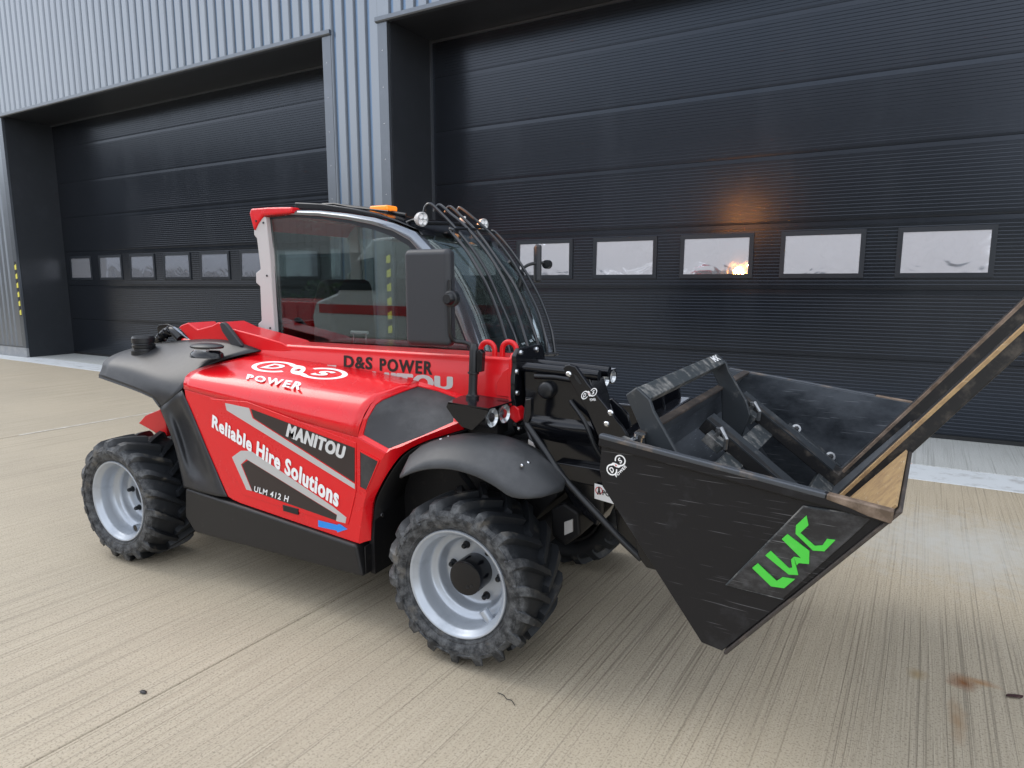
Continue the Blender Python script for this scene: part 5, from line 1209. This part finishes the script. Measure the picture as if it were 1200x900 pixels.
# ============================================================ fork carriage lying in the bucket
fk_base = bf(.9, .55, -.35)
fork = empty('fork_carriage', tuple(fk_base))
tag(fork, 'dark grey pallet fork carriage with two long rusty forks lying in the black bucket', 'pallet forks')
def fs(o): o.data.transform(Matrix.Translation(-fk_base)); return o
ud = Vector((-.8704, .4923)); bd = Vector((.5010, .8654))     # shank direction and blade direction in (t, u)
heel = Vector((.643, -.304))
def fork_tine(s0, s1, length=1.42):
    th = .062; n1 = Vector((-.4923, -.8704)); n2 = Vector((.8654, -.5010))
    H0 = heel; A = H0 + ud*.545; Bq = H0 + bd*(length - .18); Tq = H0 + bd*length
    out_c = H0 + n1*th + n2*th
    poly = [A, H0, Bq, Tq, Tq + n2*.03, Bq + n2*th*.85, H0 + n2*th + bd*.05, out_c + bd*.012 + n2*(-.004), out_c - ud*(-.02) + n1*0, H0 + n1*th + ud*.05, A + n1*th]
    mb_ = MB().hexa([bf(s0, p[0], p[1]) for p in poly], [bf(s1, p[0], p[1]) for p in poly])
    o = fs(mb_.build('fork', 'fork', fork, bevel=.006))
    # scraped bright edges along the carrying face
    for (p, q) in ((H0 + bd*.02, Bq),):
        fs(MB().hexa([bf(s0 - .0008, *p), bf(s0 - .0008, *q), bf(s0 - .0008, *(q + n2*.011)), bf(s0 - .0008, *(p + n2*.011))],
                     [bf(s0 + .022, *(p - n2*.0012)), bf(s0 + .022, *(q - n2*.0012)), bf(s0 + .022, *(q + n2*.009)), bf(s0 + .022, *(p + n2*.009))]).build('worn_face', 'floor_rust' if s0 < .9 else 'rust', o))
    fs(MB().hexa([bf(s0 - .0008, *(A + n1*.001)), bf(s0 - .0008, *(H0 + ud*.03)), bf(s0 - .0008, *(H0 + ud*.03 + n1*.006)), bf(s0 - .0008, *(A + n1*.007))],
                 [bf(s1, *(A - n1*.0012)), bf(s1, *(H0 + ud*.03 - n1*.0012)), bf(s1, *(H0 + ud*.03 + n1*.006)), bf(s1, *(A + n1*.007))]).build('worn_face', 'carriage', o))
    return o
fork_tine(.65, .75); fork_tine(1.20, 1.30)
# two cross bars behind the shanks, end plate with its bolts
def bar(tu, s0, s1, w_=.10, th=.045, name='cross_bar', m='worn_top'):
    c_ = Vector(tu); n1 = Vector((-.4923, -.8704)); a = c_ + ud*w_*.5; d = c_ - ud*w_*.5
    poly = [a, d, d + n1*th, a + n1*th]
    return fs(MB().hexa([bf(s0, *p) for p in poly], [bf(s1, *p) for p in poly]).build(name, m, fork, bevel=.004))
n1v = Vector((-.4923, -.8704))
up_c = heel + ud*.36 + n1v*.054; lo_c = heel + ud*.02 + n1v*.054
bar(up_c, .36, 1.50, .085); bar(lo_c, .36, 1.50, .085)
for s_ in (.42, 1.42):
    a = heel + ud*.30 + n1v*.03; d = heel + ud*.0 + n1v*.03
    pl = fs(MB().hexa([bf(s_, *p) for p in (a, d, d + n1v*.06, a + n1v*.06)], [bf(s_ + .05, *p) for p in (a, d, d + n1v*.06, a + n1v*.06)]).build('end_plate', 'carriage', fork, bevel=.004))
    for f_ in (.26, .06):
        q = bf(s_ + .025, *(heel + ud*f_ + n1v*.03)); ax_ = (BF*(-n1v.x) + BU*(-n1v.y))*.55 - BL*.8
        fs(MB().lathe([(.013,-.03),(.013,0),(.022,0),(.022,.003),(.012,.004)], q, tuple(ax_), 20).build('washer', 'zinc', pl, smooth=True, angle=40))
        fs(MB().lathe([(.012,.003),(.012,.011),(.008,.013),(0,.013)], q, tuple(ax_), 6).build('bolt', 'satin', pl))
# hanging loop frame
lb0, lf0 = Vector((-.050,.093)), Vector((.007,.057))
def prof_leg(s0, s1):
    poly = [(.008,.118),(.045,.154),(.098,.122),(.118,.084),(.215,-.035),(.245,-.10),(.22,-.22),(.13,-.20),(.098,-.02)]
    return fs(MB().hexa([bf(s0, *p) for p in poly], [bf(s1, *p) for p in poly]).build('frame_leg', 'carriage', fork, bevel=.006))
prof_leg(.135, .155); prof_leg(1.10, 1.12)
fs(MB().hexa([bf(.155, *p) for p in ((.008,.118),(.045,.153),(.098,.121),(.060,.08))], [bf(1.10, *p) for p in ((.008,.118),(.045,.153),(.098,.121),(.060,.08))]).build('top_bar', 'worn_top', fork, bevel=.006))
# locking pins beside the shanks
for s_ in (.60, 1.16):
    b = MB(); q = heel + ud*.47
    b.tube([bf(s_, *(q + n1v*.01)), bf(s_ - .02, *(q - n1v*.03)), bf(s_ - .05, *(q - n1v*.02 - ud*.04)), bf(s_ - .03, *(q + n1v*.02 - ud*.06))], .009, 8)
    b.lathe([(.016,0),(.016,.014),(0,.015)], bf(s_ - .01, *(q - n1v*.012)), tuple(BU), 10)
    fs(b.build('locking_pin', 'zinc', fork, smooth=True, angle=40))
    fs(bprism([tuple(q + n1v*.02 + ud*.03), tuple(q + n1v*.02 - ud*.05), tuple(q + n1v*.06 - ud*.05), tuple(q + n1v*.06 + ud*.03)], s_ - .03, s_ + .045).build('pin_block', 'worn_top', fork, bevel=.003))
# black rubber pads under the legs; maker's label on the bar end
fs(lettering('bar_label', 'MX', (bf(.99,.050,.150), bf(.99,.078,.133), bf(1.08,.050,.150), bf(1.08,.078,.133)), 'white_print', fork, tuple(BU*.0025 + BF*.001), bold=.04))

# hinge pin standing behind the bucket rim
fs_ = shift(MB().lathe([(.014,0),(.014,.05),(.020,.052),(.020,.062),(0,.064)], bf(.08,.10,-.05), tuple(BU), 12).build('hitch_pin', 'chrome', tele, smooth=True, angle=40))
shift(bprism([(.03,-.05),(.17,-.07),(.17,-.04),(.03,-.02)], .02, .12).build('hitch_lug', 'worn_top', tele, bevel=.004))

# ============================================================ litter on the yard
def on_ground(o, label, cat):
    return tag(o, label, cat)
q = Vector((4.3370, 0.8480, 0.0000))
b = MB(); n = 10
rows = []
for i in range(n + 1):
    t_ = i/n; w_ = .012*math.sin(PI*t_)**.7 + .0008
    x_ = -.034 + .068*t_
    rows.append([(x_, -w_, .007 + .004*math.sin(6*t_)), (x_, 0, .002 + .003*math.sin(5*t_ + 1)), (x_, w_, .008 + .003*math.sin(4*t_ + 2))])
lf = b.grid(rows).build('fallen_leaf', 'leaf', smooth='all', solid=.001); lf.location = q; lf.rotation_euler = (0, 0, .5)
tag(lf, 'small dark curled leaf lying on the concrete near the rust stain', 'leaf')
q = Vector((2.5860, -0.0880, 0.0000))
tw = MB().tube(spline([(-.05,.018,.004),(-.02,.012,.006),(.0,-.002,.005),(.022,-.004,.007),(.045,-.02,.004)], 4), [.0016]*17, 6).build('fallen_twig', 'black_print'); tw.location = q
tag(tw, 'thin black twig on the concrete in front of the front wheel', 'twig')
q = Vector((1.2930, -0.7170, 0.0000))
b = MB().lathe([(0,0),(.010,.001),(.013,.005),(.008,.009),(0,.010)], (0,0,0), (0,0,1), 7); b.v = [(v[0]*1.5, v[1]*.8, v[2]) for v in b.v]
ch = b.build('stone_chip', 'black_print'); ch.location = q; tag(ch, 'tiny dark stone chip alone on the concrete at lower left', 'stone')
